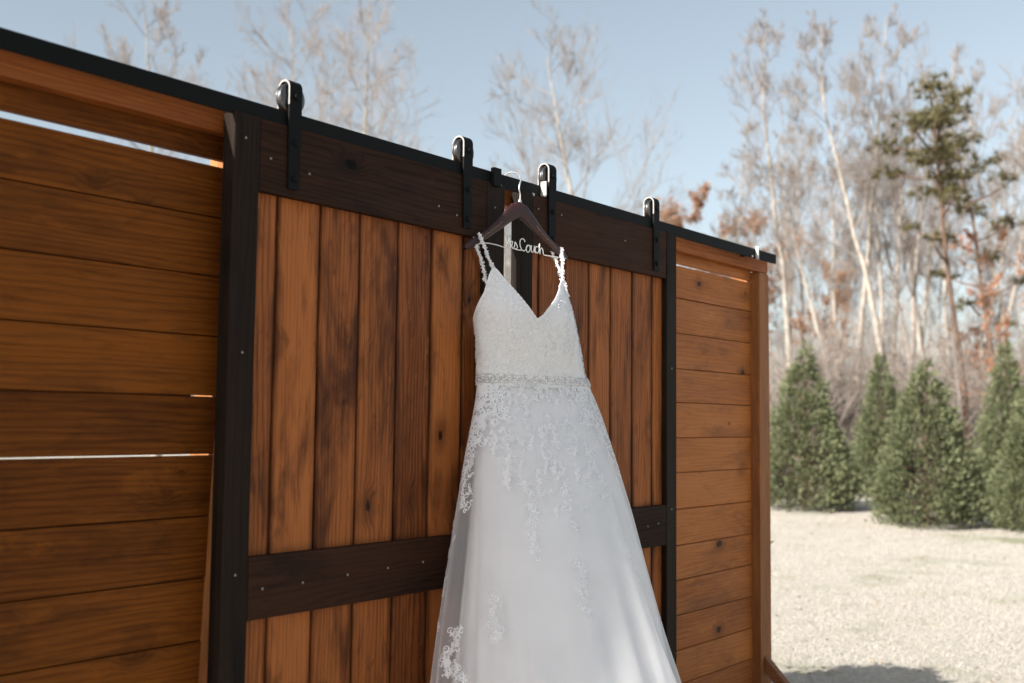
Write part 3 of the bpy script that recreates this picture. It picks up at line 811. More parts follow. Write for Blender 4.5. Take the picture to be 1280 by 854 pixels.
# --- shoulder straps: four strands of knotted lace over the hanger's arms
def strap(p_top, p_end, sag):
    a = Acc()
    pts = smooth_curve([p_top, tuple((np.array(p_top) * 0.5 + np.array(p_end) * 0.5) + np.array(sag)), p_end], 14)
    a.tube(pts, 0.0032, 6)
    for i in range(len(pts) * 2):
        p = pts[min(i // 2, len(pts) - 1)] + np.array([lr.gauss(0, 0.0022), lr.gauss(0, 0.0018), lr.gauss(0, 0.002)])
        k = lr.randint(4, 5); rot = lr.uniform(0, 6)
        for j in range(3):
            v = np.array([lr.gauss(0, 1), lr.gauss(0, 1), lr.gauss(0, 1)]); v /= np.linalg.norm(v)
            w = np.cross(v, [0.3, 0.5, 0.8]); w /= np.linalg.norm(w) + 1e-6
            L = lr.uniform(0.005, 0.0085)
            a.add(np.array([p - w * 0.0022, p + v * L * 0.6 - w * 0.003, p + v * L, p + v * L * 0.6 + w * 0.003]), np.array([[0, 1, 2, 3]]))
        bead(a, p, 0.0018)
    V = a
    V.V = [v - np.array(DB) for v in V.V]
    return part('shoulder_strap', V.mesh('shoulder_strap', M['lace'], False), dress, DB)
def arm_top(s):
    zc = np.interp(abs(s), [p[0] for p in prof], [p[1] for p in prof]); return zc + np.interp(abs(s), [p[0] for p in prof], [p[2] for p in prof]) + 0.003
for s, tf, tb, zb in ((on_hanger(599, 298)[0], math.radians(-141), math.radians(-154), 1.878), (on_hanger(702, 315)[0], math.radians(-39), math.radians(-26), 1.868)):
    f = bodice_pts(np.array([tf]), np.array([1.92 if s < 0 else 1.905]))[0]
    b = bodice_pts(np.array([tb]), np.array([zb]))[0]; b[1] = min(b[1], -0.098)
    top = np.array(tuple(hp(s, float(arm_top(s)), 0.0)))
    fr = np.array(tuple(hp(s, float(arm_top(s)) - 0.012, -0.0105)))
    bk = np.array(tuple(hp(s + (-0.008 if s < 0 else -0.024), float(arm_top(s)) - 0.016, 0.0125)))
    strap(tuple(top), tuple(f), (fr - (top + f) / 2) * 0.12)
    strap(tuple(bk), tuple(b), (0, -0.004, 0))
# ------------------------------------------------------------------ ground
def ground_mat():
    m, nt, b = new_mat('dormant_lawn'); g = N(nt)
    tc = g.new('ShaderNodeTexCoord').outputs['Object']
    fine = g.noise(tc, 22.0, 6, 0.7)
    mid = g.noise(tc, 1.6, 5, 0.6)
    big = g.noise(tc, 0.33, 4, 0.55)
    c = g.mix(g.smooth(fine, 0.3, 0.7), (0.35, 0.318, 0.268), (0.54, 0.505, 0.445))
    c = g.mix(g.math('MULTIPLY', g.smooth(mid, 0.48, 0.66), 0.45), c, (0.36, 0.32, 0.265))
    c = g.mix(g.math('MULTIPLY', g.smooth(big, 0.55, 0.68), 0.55), c, (0.16, 0.18, 0.08))
    g.put(b.inputs['Base Color'], c)
    b.inputs['Roughness'].default_value = 0.95; b.inputs['Specular IOR Level'].default_value = 0.1
    g.put(b.inputs['Normal'], g.bump(g.math('ADD', fine, g.math('MULTIPLY', mid, 0.5)), 0.8, 0.05))
    return m
M['lawn'] = ground_mat()
def gz(x, y):
    """height of the lawn: nearly level, with slight swells away from the wall"""
    r = np.hypot(x, y)
    return 0.05 * np.sin(x * 0.31 + 1.0) * np.sin(y * 0.27) * np.clip((r - 4.0) / 6.0, 0, 1) + 0.6 * np.clip((r - 26) / 60.0, 0, 1) ** 1.5
rad = np.concatenate([np.linspace(0.0, 30, 50)[1:], np.geomspace(32, 900, 26)])
nA = 96
an = np.arange(nA) * 2 * PI / nA
GX = rad[:, None] * np.cos(an)[None]; GY = rad[:, None] * np.sin(an)[None]
GV = np.stack([GX, GY, gz(GX, GY)], -1).reshape(-1, 3)
GV = np.vstack([GV, [[0, 0, 0]]])
idx = np.arange(len(rad) * nA).reshape(len(rad), nA)
GQ = np.stack([idx[:-1], idx[1:], np.roll(idx[1:], -1, 1), np.roll(idx[:-1], -1, 1)], -1).reshape(-1, 4)
GT = np.stack([np.full(nA, len(GV) - 1), idx[0], np.roll(idx[0], -1)], -1)
o = link(bpy.data.objects.new('ground', mesh_np('ground', GV, [GQ, GT], M['lawn'], True)), None, (0, 0, 0))
o['kind'] = 'structure'; o['label'] = 'pale dormant lawn'
# pixel column and forward distance -> point on the ground
FWD = Vector((0.78237766, 0.61838956, 0)).normalized()
def spot(px, d):
    r = cam_ray(px, 531.0); r = Vector((r.x, r.y, 0)); r /= r.dot(FWD)
    p = CAM_POS + r * d
    return Vector((p.x, p.y, float(gz(np.array(p.x), np.array(p.y)))))
def height(py, d): return 1.5 + (531.0 - py) / 1368.0 * d
# short grass blades where the lawn shows
def grass_mat():
    m, nt, b = new_mat('dry_grass_blade'); g = N(nt)
    tc = g.new('ShaderNodeTexCoord').outputs['Object']
    c = g.mix(g.smooth(g.noise(tc, 60.0, 2), 0.35, 0.65), (0.36, 0.328, 0.275), (0.57, 0.532, 0.465))
    c = g.mix(g.math('MULTIPLY', g.smooth(g.noise(tc, 0.8, 4), 0.55, 0.68), 0.7), c, (0.14, 0.17, 0.06))
    g.put(b.inputs['Base Color'], c); b.inputs['Roughness'].default_value = 0.8; b.inputs['Specular IOR Level'].default_value = 0.15
    return m
M['grass'] = grass_mat()
nb = 170000
px = NR.uniform(930, 1420, nb); dd = 4.4 + 14.5 * NR.random(nb) ** 1.35
R0 = CAM_ROT
rx = np.array(R0) @ np.stack([px - 640.0, np.full(nb, -(531.0 - 427.0)), np.full(nb, -1367.87)])
rx = rx[:2] / (rx[0] * FWD.x + rx[1] * FWD.y)
bx = CAM_POS.x + rx[0] * dd; by = CAM_POS.y + rx[1] * dd
a = NR.uniform(0, 2 * PI, nb); hgt = 0.008 + 0.026 * NR.random(nb) ** 2.2; wd = NR.uniform(0.0014, 0.0032, nb) * (0.8 + dd / 12)
lx, ly = NR.normal(0, 0.022, nb), NR.normal(0, 0.022, nb)
b0 = np.stack([bx, by, gz(bx, by) - 0.003], -1); u = np.stack([np.cos(a) * wd / 2, np.sin(a) * wd / 2, 0 * a], -1)
tip = b0 + np.stack([lx, ly, hgt], -1)
V = np.stack([b0 - u, b0 + u, tip], 1).reshape(-1, 3)
o = link(bpy.data.objects.new('grass', mesh_np('grass', V, np.arange(nb * 3).reshape(-1, 3), M['grass'])), None, (0, 0, 0))
o['kind'] = 'stuff'; o['label'] = 'short dry grass on the lawn'

# fallen leaves blown over the lawn
nl = 420
px = NR.uniform(930, 1420, nl); dd = 4.6 + 15 * NR.random(nl) ** 0.9
rx = np.array(R0) @ np.stack([px - 640.0, np.full(nl, -(531.0 - 427.0)), np.full(nl, -1367.87)])
rx = rx[:2] / (rx[0] * FWD.x + rx[1] * FWD.y)
c = np.stack([CAM_POS.x + rx[0] * dd, CAM_POS.y + rx[1] * dd, 0 * dd], -1); c[:, 2] = gz(c[:, 0], c[:, 1]) + 0.018
u = NR.normal(0, 1, (nl, 3)) * np.array([1, 1, 0.35]); u /= np.linalg.norm(u, axis=1, keepdims=True)
v = np.cross(u, NR.normal(0, 0.35, (nl, 3)) + np.array([0, 0, 1.0])); v /= np.linalg.norm(v, axis=1, keepdims=True)
ls = NR.uniform(0.022, 0.045, (nl, 1))
V = np.stack([c - u * ls * .5, c + v * ls * .3, c + u * ls * .5 + np.array([0, 0, 0.006]), c - v * ls * .3], 1).reshape(-1, 3)
M['dead_leaf'] = plain('fallen_leaf_brown', (0.30, 0.225, 0.16), 0.8, 0, 0.2, 0.45, 6.0)
o = link(bpy.data.objects.new('fallen_leaves', mesh_np('fallen_leaves', V, np.arange(nl * 4).reshape(-1, 4), M['dead_leaf'])), None, (0, 0, 0))
o['kind'] = 'stuff'; o['label'] = 'brown fallen leaves scattered on the lawn'

# ------------------------------------------------------------------ trees
def bark(name, a, b_):
    m, nt, b = new_mat(name); g = N(nt)
    tc = g.new('ShaderNodeTexCoord').outputs['Object']
    st = g.vmath('MULTIPLY', tc, (1, 1, 0.25))
    n = g.noise(st, 14.0, 5, 0.65)
    g.put(b.inputs['Base Color'], g.mix(g.smooth(n, 0.35, 0.65), a, b_))
    b.inputs['Roughness'].default_value = 0.9; b.inputs['Specular IOR Level'].default_value = 0.15
    g.put(b.inputs['Normal'], g.bump(n, 0.7, 0.03))
    return m
def leafy(name, a, b_, trans=0.25):
    m, nt, b = new_mat(name); g = N(nt)
    tc = g.new('ShaderNodeTexCoord').outputs['Object']
    rnd = g.new('ShaderNodeObjectInfo').outputs['Random']
    n = g.math('ADD', g.noise(tc, 7.0, 4, 0.6), g.math('MULTIPLY', g.math('SUBTRACT', rnd, 0.5), 0.15))
    c = g.mix(g.smooth(n, 0.32, 0.68), a, b_)
    g.put(b.inputs['Base Color'], c); b.inputs['Roughness'].default_value = 0.6; b.inputs['Specular IOR Level'].default_value = 0.25
    tr = g.new('ShaderNodeBsdfTranslucent'); g.put(tr.inputs[0], c)
    mx = g.new('ShaderNodeMixShader'); mx.inputs[0].default_value = trans
    nt.links.new(b.outputs[0], mx.inputs[1]); nt.links.new(tr.outputs[0], mx.inputs[2])
    nt.links.new(mx.outputs[0], nt.nodes['Material Output'].inputs[0])
    return m
M['bark_pale'] = bark('pale_grey_bark', (0.24, 0.21, 0.175), (0.44, 0.395, 0.34))
M['bark_twig'] = bark('pinkish_brown_twigs', (0.185, 0.158, 0.138), (0.33, 0.285, 0.25))
M['bark_dark'] = bark('dark_pine_bark', (0.07, 0.045, 0.033), (0.17, 0.11, 0.08))
M['cedar'] = leafy('evergreen_sprays', (0.075, 0.090, 0.042), (0.175, 0.190, 0.100))
M['needles'] = leafy('pine_needles', (0.070, 0.068, 0.030), (0.165, 0.140, 0.068))
M['rust'] = leafy('rust_oak_leaves', (0.34, 0.185, 0.105), (0.50, 0.31, 0.20), 0.4)
M['dull'] = leafy('dull_dead_leaves', (0.26, 0.18, 0.13), (0.40, 0.30, 0.23), 0.4)
M['russet'] = leafy('red_oak_leaves', (0.36, 0.165, 0.085), (0.52, 0.28, 0.16), 0.4)

def polybranch(r, p0, d0, L, k, up, wander):
    """a wandering shoot of k points that bends upward"""
    d = np.array(d0, float); d /= np.linalg.norm(d)
    P = [np.array(p0, float)]
    for i in range(k - 1):
        d = d + np.array([0, 0, up]) / (k - 1) + r.normal(0, wander, 3)
        d /= np.linalg.norm(d)
        P.append(P[-1] + d * L / (k - 1))
    return np.array(P)
def at_t(P, t):
    u = t * (len(P) - 1); i = min(int(u), len(P) - 2); f = u - i
    return P[i] * (1 - f) + P[i + 1] * f, P[i + 1] - P[i]
def side_dir(r, ax, spread, az=None):
    ax = ax / np.linalg.norm(ax)
    v = r.normal(0, 1, 3) if az is None else np.array([math.cos(az), math.sin(az), 0.0])
    v = v - ax * v.dot(ax); v /= np.linalg.norm(v) + 1e-9
    return ax * math.cos(spread) + v * math.sin(spread)
def bare_tree(seed, H, r0, start=0.4, n1=20, L1=0.26, spread=0.9, up=0.7, lean=0.02, dens=1.0, bend=0.03):
    """returns (trunk parts, crown parts) as lists of (P, R) grouped by shape"""
    r = np.random.default_rng(seed)
    T = polybranch(r, (0, 0, -0.1), (r.normal(0, lean), r.normal(0, lean), 1), H * 1.0, 16, 0.25, bend)
    TR = r0 * (1 - np.linspace(0, 1, 16) ** 0.9 * 0.93)
    lv = {1: [], 2: [], 3: [], 4: []}
    az = r.uniform(0, 6)
    for i in range(n1):
        t = start + (0.985 - start) * (i + r.uniform(-.3, .3)) / n1
        t = min(max(t, start * 0.9), 0.985)
        p, d = at_t(T, t); az += 2.4 + r.normal(0, 0.5)
        L = H * L1 * (1.05 - 0.75 * ((t - start) / (1 - start)) ** 1.3) * r.uniform(0.55, 1.15)
        rb = max(0.35 * r0 * (1 - t * 0.85), 0.012) * r.uniform(0.7, 1.1)
        B = polybranch(r, p, side_dir(r, d, spread * r.uniform(0.75, 1.15), az), L, 8, up, 0.10)
        lv[1].append((B, rb * (1 - np.linspace(0, 1, 8) * 0.8)))
        for j in range(int(7 * dens)):
            t2 = r.uniform(0.2, 1.0); p2, d2 = at_t(B, t2)
            L2 = L * r.uniform(0.25, 0.5) * (1.15 - 0.5 * t2)
            C = polybranch(r, p2, side_dir(r, d2, r.uniform(0.45, 0.95)), L2, 6, 0.5, 0.12)
            lv[2].append((C, max(rb * 0.38, 0.007) * (1 - np.linspace(0, 1, 6) * 0.7)))
            for q in range(int(5 * dens)):
                p3, d3 = at_t(C, r.uniform(0.2, 1.0)); L3 = L2 * r.uniform(0.3, 0.6)
                D = polybranch(r, p3, side_dir(r, d3, r.uniform(0.4, 0.9)), L3, 4, 0.4, 0.14)
                lv[3].append((D, np.linspace(0.0050, 0.0026, 4)))
                for w in range(3):
                    p4, d4 = at_t(D, r.uniform(0.25, 1.0))
                    E_ = polybranch(r, p4, side_dir(r, d4, r.uniform(0.3, 0.8)), L3 * r.uniform(0.4, 0.8), 3, 0.3, 0.1)
                    lv[4].append((E_, np.linspace(0.0030, 0.0018, 3)))
    return (T, TR), lv
def tree_meshes(seed, mat_t, mat_c, leaf=None, **kw):
    (T, TR), lv = bare_tree(seed, **kw)
    V, Q = tubes(T[None], TR[None], 9)
    tm = mesh_np('trunk', V, Q, mat_t, True)
    a = Acc()
    for k, n in ((1, 6), (2, 4), (3, 3), (4, 3)):
        if lv[k]: a.add(*tubes(np.stack([x[0] for x in lv[k]]), np.stack([x[1] for x in lv[k]]), n))
    cm = a.mesh('crown', mat_c)
    lm = None
    if leaf:
        lmat, cnt, size, lo = leaf
        r = np.random.default_rng(seed + 5)
        tips = np.array([x[0][-1] for x in lv[3] + lv[4]]); tips = tips[tips[:, 2] > lo]
        c = tips[r.integers(0, len(tips), cnt)] + r.normal(0, 0.06, (cnt, 3))
        lm = mesh_np('foliage', *leaf_quads(r, c, size), lmat)
    return tm, cm, lm
def leaf_quads(r, c, size):
    n = len(c)
    u = r.normal(0, 1, (n, 3)); u /= np.linalg.norm(u, axis=1, keepdims=True)
    v = np.cross(u, r.normal(0, 1, (n, 3))); v /= np.linalg.norm(v, axis=1, keepdims=True)
    s = size * r.uniform(0.6, 1.3, (n, 1))
    V = np.stack([c - u * s * .5, c + v * s * .28, c + u * s * .5, c - v * s * .28], 1).reshape(-1, 3)
    return V, np.arange(n * 4).reshape(-1, 4)
def place(name, label, cat, loc, meshes, names, h_scale=1.0, w_scale=None, rot=0.0, group=None, tilt=None):
    t = thing(name, label, cat, loc, group)
    t.scale = (w_scale or h_scale, w_scale or h_scale, h_scale)
    t.rotation_euler = (tilt[0] if tilt else 0, tilt[1] if tilt else 0, rot)
    for me, nm in zip(meshes, names):
        if me is None: continue
        o = bpy.data.objects.new(nm, me); COL.objects.link(o); o.parent = t
    return t
# bare-tree stock, all 10 m tall
ST = {
 'tall':   tree_meshes(101, M['bark_pale'], M['bark_twig'], H=10, r0=0.11, start=0.45, n1=18, L1=0.22, spread=0.75, up=0.75, dens=1.4),
 'tall2':  tree_meshes(102, M['bark_pale'], M['bark_twig'], H=10, r0=0.095, start=0.48, n1=17, L1=0.21, spread=0.85, up=0.6, bend=0.05, dens=1.4),
 'broad':  tree_meshes(103, M['bark_pale'], M['bark_twig'], H=10, r0=0.13, start=0.35, n1=20, L1=0.36, spread=0.95, up=0.5, dens=1.35),
 'broad2': tree_meshes(104, M['bark_pale'], M['bark_twig'], H=10, r0=0.12, start=0.42, n1=20, L1=0.35, spread=1.0, up=0.45, dens=1.35),
 'slim':   tree_meshes(105, M['bark_pale'], M['bark_twig'], H=10, r0=0.07, start=0.38, n1=17, L1=0.16, spread=0.8, up=0.7, dens=1.25),
 'crook':  tree_meshes(106, M['bark_twig'], M['bark_twig'], H=10, r0=0.10, start=0.36, n1=13, L1=0.30, spread=1.1, up=0.9, bend=0.10),
 'oak':    tree_meshes(107, M['bark_pale'], M['bark_twig'], leaf=(M['rust'], 6500, 0.13, 5.0), H=10, r0=0.12, start=0.4, n1=16, L1=0.32, spread=0.95, up=0.5, dens=0.8),
 'redoak': tree_meshes(108, M['bark_dark'], M['bark_twig'], leaf=(M['russet'], 1700, 0.15, 3.0), H=10, r0=0.12, start=0.25, n1=16, L1=0.30, spread=1.0, up=0.4, dens=0.8),
}
TRN = ('trunk', 'crown', 'foliage')
def bare(kind, px, d, ytop, label, rot, group=None, wide=1.0, tilt=None):
    p = spot(px, d); h = (height(ytop, d) - p.z) / 10.0
    nm = 'oak_tree' if 'oak' in kind else 'bare_tree'
    return place(nm, label, 'tree', p, ST[kind], TRN, h, h * wide, rot, group, tilt)
bare('broad', 195, 33, 10, 'leafless tree, only its round twiggy crown showing above the rail at far left', 0.3, None, 0.95)
bare('broad2', 385, 36, 30, 'leafless pale tree just right of the leftmost door roller, behind the wall', 2.2, None, 0.9)
bare('broad', 455, 31, -20, 'tallest leafless tree over the left door, its forked pale trunk rising above the rail', 3.9, None, 0.9)
bare('broad2', 738, 36, 50, 'leafless tree with straight pale trunk alone in the sky above the hanger', 1.1, None, 1.0)
bare('slim', 925, 40, 140, 'faint slender leafless tree in the sky left of the wall end post', 0.5, None, 1.3)
bare('tall', 1066, 33, 165, 'pale leafless tree leaning left behind the evergreens near the wall end', 1.3, None, 0.9, (-0.09, 0.17))
bare('tall2', 1108, 31, 0, 'very tall pale leafless tree, left of a close pair behind the second evergreen', 0.2)
bare('crook', 1130, 33, 25, 'tall leafless tree with dark crooked side limbs, right of a close pair', 2.7, None, 0.8)
bare('tall2', 1300, 25, -70, 'tall leafless tree with peeling pale bark cut off by the right edge of the photo', 4.0)
G_W = 'thin bare trees of the wood'
L_W = 'thin leafless tree among many in the pale wood behind the evergreens'
r = random.Random(5)
for px in (972, 990, 1008, 1024, 1040, 1053, 1082, 1096, 1118, 1146, 1158, 1170, 1186, 1196, 1228, 1240, 1250, 1262, 1272, 1292, 1312, 950, 900, 985, 1048, 1090, 1150, 1245):
    d = r.uniform(34, 50)
    bare(r.choice(('slim', 'tall', 'slim', 'tall2')), px + r.uniform(-5, 5), d, (r.uniform(10, 150) if r.random() < 0.45 else r.uniform(150, 330)) if px > 975 else r.uniform(190, 330), L_W, r.uniform(0, 6), G_W, r.uniform(0.8, 1.1))
for px in (60, 290, 560, 650, 820):
    d = r.uniform(42, 55)
    bare(r.choice(('tall', 'broad2')), px, d, r.uniform(260, 330), 'low leafless tree hidden behind the wall, glimpsed only through its gaps', r.uniform(0, 6), 'bare trees behind the wall', 0.9)
for px, d, yt, rot in ((622, 39, 236, 0.7), (640, 43, 240, 2.9), (655, 46, 246, 4.6)):
    bare('broad', px, d, yt, 'low leafless tree hidden behind the wall, glimpsed only through its gaps', rot, 'bare trees behind the wall', 1.0)
bare('oak', 872, 44, 248, 'oak holding rust-orange leaves just above the rail by the rightmost roller', 0.4, None, 1.15)
bare('oak', 925, 46, 270, 'smaller oak with rust leaves low above the rail end', 2.4, None, 1.1)
bare('oak', 1035, 42, 330, 'oak with brown leaves deep in the wood between the first two evergreens', 3.3, None, 0.8)
bare('redoak', 1282, 27, 265, 'oak with orange-red leaves at the right edge below the pines', 1.4, None, 0.8)
bare('redoak', 1178, 40, 400, 'low brownish-red oak behind the middle evergreen', 4.4, None, 1.1)
bare('redoak', 1235, 36, 400, 'low russet-leaved oak between the pines and the evergreens', 0.9, None, 1.0)
# ---- pines
def tufts(r, centres, n, L):
    """bristling bunches of needles"""
    c = np.repeat(centres, n, axis=0)
    d = r.normal(0, 1, (len(c), 3)) + np.array([0, 0, 0.45]); d /= np.linalg.norm(d, axis=1, keepdims=True)
    s = np.cross(d, r.normal(0, 1, (len(c), 3))); s /= np.linalg.norm(s, axis=1, keepdims=True)
    l = L * r.uniform(0.6, 1.2, (len(c), 1))
    V = np.stack([c - s * 0.018, c + s * 0.018, c + d * l], 1).reshape(-1, 3)
    return V, np.arange(len(c) * 3).reshape(-1, 3)
def pine_meshes(seed, clumps):
    """10 m pine: bare dark bole, limbs reaching to clumps of foliage at (dx, dz, radius)"""
    r = np.random.default_rng(seed)
    T = polybranch(r, (0, 0, -0.1), (0.01, 0.02, 1), 9.9, 14, 0.3, 0.025)
    TR = 0.080 * (1 - np.linspace(0, 1, 14) * 0.85)
    V, Q = tubes(T[None], TR[None], 10); tm = mesh_np('trunk', V, Q, M['bark_dark'], True)
    a = Acc(); f = Acc()
    for dx, dz, rr in clumps:
        az = r.uniform(-0.9, 0.9) + (0 if dx > 0 else PI)
        off = np.array([math.cos(az) * abs(dx) / max(abs(math.cos(az)), .6), math.sin(az) * abs(dx), dz])
        base, _ = at_t(T, min(max((dz - 0.3) / 9.9, 0.05), 0.98))
        c = np.array([base[0], base[1], 0]) + off
        mid = (base + c) / 2 + np.array([0, 0, -0.08])
        a.tube(smooth_curve([tuple(base), tuple(mid), tuple(c)], 4), np.linspace(0.035, 0.012, 9), 5)
        k = int(22 * (rr / 0.6) ** 2)
        u = r.normal(0, 1, (k, 3)); u /= np.linalg.norm(u, axis=1, keepdims=True)
        cc = c + u * np.array([rr, rr, rr * 0.42]) * r.random((k, 1)) ** 0.45
        for q in cc[:: 6]: a.tube([tuple(c), tuple(q)], [0.012, 0.005], 3)
        f.add(*tufts(r, cc, 18, 0.22))
    return tm, a.mesh('limbs', M['bark_dark']), f.mesh('foliage', M['needles'])
P1 = pine_meshes(31, [(0.1, 9.7, .55), (-.35, 9.3, .55), (.55, 9.15, .6), (-.75, 8.75, .6), (.2, 8.8, .6), (1.0, 8.6, .55), (-1.15, 8.45, .5), (-.3, 8.2, .6), (.6, 8.05, .6), (1.2, 7.95, .5), (-.8, 7.8, .5), (.1, 7.5, .55), (.9, 7.3, .5), (-.5, 7.0, .35), (1.0, 6.5, .3), (-.6, 5.9, .25)])
P2 = pine_meshes(32, [(0, 9.7, .5), (.5, 9.2, .5), (-.5, 9.0, .5), (.1, 8.6, .5), (-.8, 8.3, .45), (.8, 8.1, .5), (0, 7.7, .5), (-.6, 7.2, .45), (.6, 6.9, .45), (-.2, 6.3, .4), (.7, 5.9, .4), (-.7, 5.6, .35), (.3, 5.0, .35), (-.4, 4.4, .3)])
for ms, px, d, yt, lab, rot, w in ((P1, 1212, 27, 90, 'tall pine with a bare dark trunk and a ragged dark green crown against the sky', 0.5, 1.2), (P2, 1258, 30, 150, 'thinner darker pine partly hidden, right of the tall ragged pine', 1.9, 1.35)):
    p = spot(px, d); h = (height(yt, d) - p.z) / 10.0
    place('pine_tree', lab, 'tree', p, ms, ('trunk', 'limbs', 'foliage'), h, h * w, rot, None)
# ---- evergreens along the lawn
def cedar_meshes(seed, H, R, lump=0.09, ball=False):
    """bushy cone clothed with upswept sprays, gathered in clumps"""
    r = np.random.default_rng(seed)
    nC = 760
    u = 1 - np.sqrt(r.random(nC)) ; u = np.clip(u * 1.02, 0, 1)
    az = r.uniform(0, 2 * PI, nC)
    ph = r.uniform(0, 6, 4)
    prof_ = np.clip(1 - u, 0, 1) ** 0.88 * 1.08 * np.clip(0.72 + u * 2.6, 0, 1)
    if ball: u = r.random(nC)
    if ball: prof_ = np.sqrt(np.clip(1 - (2 * u - 0.95) ** 2, 0, 1))
    rr = R * prof_ * (1 + lump * np.sin(3 * az + ph[0] + 5 * u) + lump * 0.8 * np.sin(5 * az + ph[1] - 9 * u)) * (1 + 0.10 * np.sin(34 * u + 2.0 * az)) * r.uniform(0.70, 1.0, nC) * np.where(r.random(nC) < 0.06, 1.16, 1.0) + 0.02
    c = np.stack([rr * np.cos(az), rr * np.sin(az), 0.04 * H + u * H * 0.95], -1)
    outw = np.stack([np.cos(az), np.sin(az), np.full(nC, 0.75)], -1)
    a = Acc()
    m = 24
    cc = np.repeat(c, m, axis=0) + r.normal(0, 0.062, (nC * m, 3)) * (0.5 + np.repeat(rr / R, m))[:, None]
    d = np.repeat(outw, m, axis=0) + r.normal(0, 0.45, (nC * m, 3)); d /= np.linalg.norm(d, axis=1, keepdims=True)
    s = np.cross(d, r.normal(0, 1, d.shape)); s /= np.linalg.norm(s, axis=1, keepdims=True)
    L = r.uniform(0.04, 0.105, (nC * m, 1)); W = L * 0.22
    V = np.stack([cc, cc + d * L * .45 + s * W, cc + d * L, cc + d * L * .45 - s * W], 1).reshape(-1, 3)
    fm = mesh_np('foliage', V, np.arange(len(V)).reshape(-1, 4), M['cedar'])
    T = Acc(); T.tube([(0, 0, -0.05), (0.01, 0, H * .5), (0, 0.01, H * .93)], [0.05, 0.03, 0.008], 7)
    for i in range(0, nC, 4):
        z0 = max(c[i, 2] - 0.12, 0.05)
        T.tube([(0, 0, z0), tuple(c[i])], [0.012, 0.004], 3)
    return T.mesh('trunk', M['bark_dark']), fm
CD = [cedar_meshes(41, 2.7, 0.95), cedar_meshes(42, 2.5, 0.98), cedar_meshes(43, 2.9, 0.85)]
def cedar(i, px, ybase, ytop, wpx, lab, rot):
    # the base row on the picture gives the distance over level ground
    d = 1.5 * 1368.0 / (ybase - 533.0)
    p = spot(px, d); H = (2.7, 2.5, 2.9)[i]; R = (0.95, 0.98, 0.85)[i]
    hs = (height(ytop, d) - p.z) / H; ws = (wpx / 2.0) * d / 1368.0 / R
    place('evergreen_shrub', lab, 'tree', p, CD[i], ('trunk', 'foliage'), hs, ws, rot, 'row of evergreens at the edge of the lawn')
cedar(0, 1006, 638, 428, 124, 'bushy conical evergreen half hidden by the end post of the wall', 0.4)
cedar(2, 1102, 624, 436, 76, 'narrower evergreen set back behind and left of the fullest one', 2.0)
cedar(1, 1158, 655, 446, 138, 'fullest cone-shaped evergreen standing alone in the middle of the lawn edge', 1.2)
cedar(2, 1258, 630, 420, 80, 'shaded evergreen at the back, just left of the one cut by the right edge', 5.1)
cedar(0, 1295, 661, 452, 118, 'evergreen cut off by the right edge of the photo', 3.3)
t = place('added_shadow_shrub', 'small round shrub added unseen behind the wall end to throw a rounded shadow on the lawn', 'shrub', (4.66, 0.78, 0), cedar_meshes(44, 1.30, 0.27, 0.05, True), ('trunk', 'foliage'), 1.0, 1.0, 0.7)  # unseen shrub, put in to cast the rounded shadow on the lawn
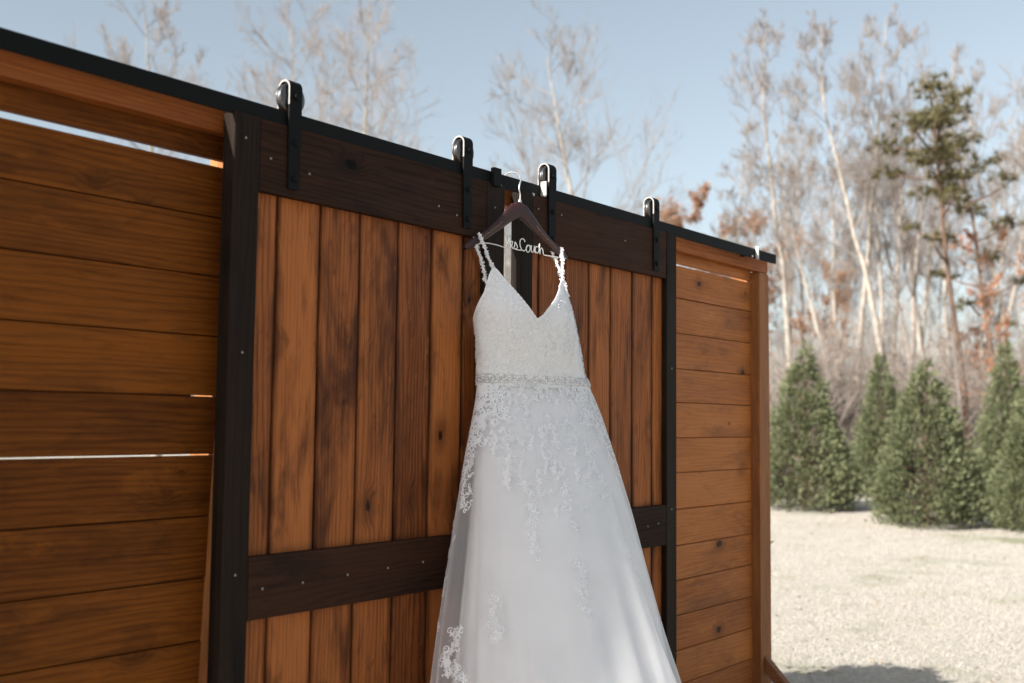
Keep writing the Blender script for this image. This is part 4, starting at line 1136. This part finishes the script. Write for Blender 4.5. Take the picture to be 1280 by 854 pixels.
# ---- brown brush under the wood
def brush_meshes(seed):
    r = np.random.default_rng(seed); a = Acc(); b1, b2, b3 = [], [], []
    for i in range(26):
        az = r.uniform(0, 6.28); sp = r.uniform(0.1, 0.7)
        B = polybranch(r, (r.normal(0, .25), r.normal(0, .25), -0.05), (math.cos(az) * sp, math.sin(az) * sp, 1), r.uniform(1.4, 2.7), 7, 0.1, 0.10)
        b1.append((B, np.linspace(0.016, 0.005, 7)))
        for j in range(7):
            p, d = at_t(B, r.uniform(0.25, 1)); C = polybranch(r, p, side_dir(r, d, r.uniform(.4, 1)), r.uniform(.3, .8), 4, .3, .14)
            b2.append((C, np.linspace(0.006, 0.003, 4)))
            for q in range(4):
                p3, d3 = at_t(C, r.uniform(.2, 1)); D = polybranch(r, p3, side_dir(r, d3, r.uniform(.4, 1)), r.uniform(.12, .35), 3, .2, .14)
                b3.append((D, np.linspace(0.004, 0.002, 3)))
    for b_, n in ((b1, 5), (b2, 3), (b3, 3)): a.add(*tubes(np.stack([x[0] for x in b_]), np.stack([x[1] for x in b_]), n))
    tips = np.array([x[0][-1] for x in b3]); c = tips[r.integers(0, len(tips), 500)]
    return a.mesh('stems', M['bark_twig']), mesh_np('foliage', *leaf_quads(r, c[:130], 0.07), M['dull'])
BR = [brush_meshes(51), brush_meshes(52)]
for i in range(34):
    px = 955 + i * 11.5 + r.uniform(-6, 6); d = r.uniform(27, 36)
    place('bare_shrub', 'brown leafless shrub in the undergrowth below the bare trees', 'shrub', spot(px, d), BR[i % 2], ('stems', 'foliage'), r.uniform(0.9, 1.9), r.uniform(1.0, 1.7), r.uniform(0, 6), 'brown shrubs of the undergrowth')
# ---- the far wood as one mass: trunks and twigs well beyond the near trees
far = Acc()
base = [bare_tree(200 + i, 10, 0.09, 0.3, 11, 0.24, 0.85, 0.7, 0.03, 0.8) for i in range(3)]
packs = []
for (T, TR), lv in base:
    g_ = [(T[None], TR[None], 4)]
    for k in (1, 2, 3): g_.append((np.stack([x[0] for x in lv[k]]), np.stack([x[1] for x in lv[k]]) * (1.0 if k < 3 else 1.6), 3))
    packs.append([tubes(*q) for q in g_])
for i in range(110):
    px = r.uniform(-150, 1500) if i < 45 else r.uniform(900, 1400)
    d = r.uniform(55, 95); p = spot(px, d); s = r.uniform(0.7, 1.25); a_ = r.uniform(0, 6.28)
    Rz = np.array([[math.cos(a_), -math.sin(a_), 0], [math.sin(a_), math.cos(a_), 0], [0, 0, 1]])
    for V, Q in packs[i % 3]: far.add(V @ Rz.T * s + np.array(tuple(p)), Q)
o = link(bpy.data.objects.new('far_woodland', far.mesh('far_woodland', M['bark_twig'])), None, (0, 0, 0))
o['kind'] = 'stuff'; o['label'] = 'far bare woodland beyond the nearer trees'
# everything that is neither ground nor mass is a thing
for o in list(COL.objects):
    if o.get('category') and not o.get('kind'): o['kind'] = 'thing'
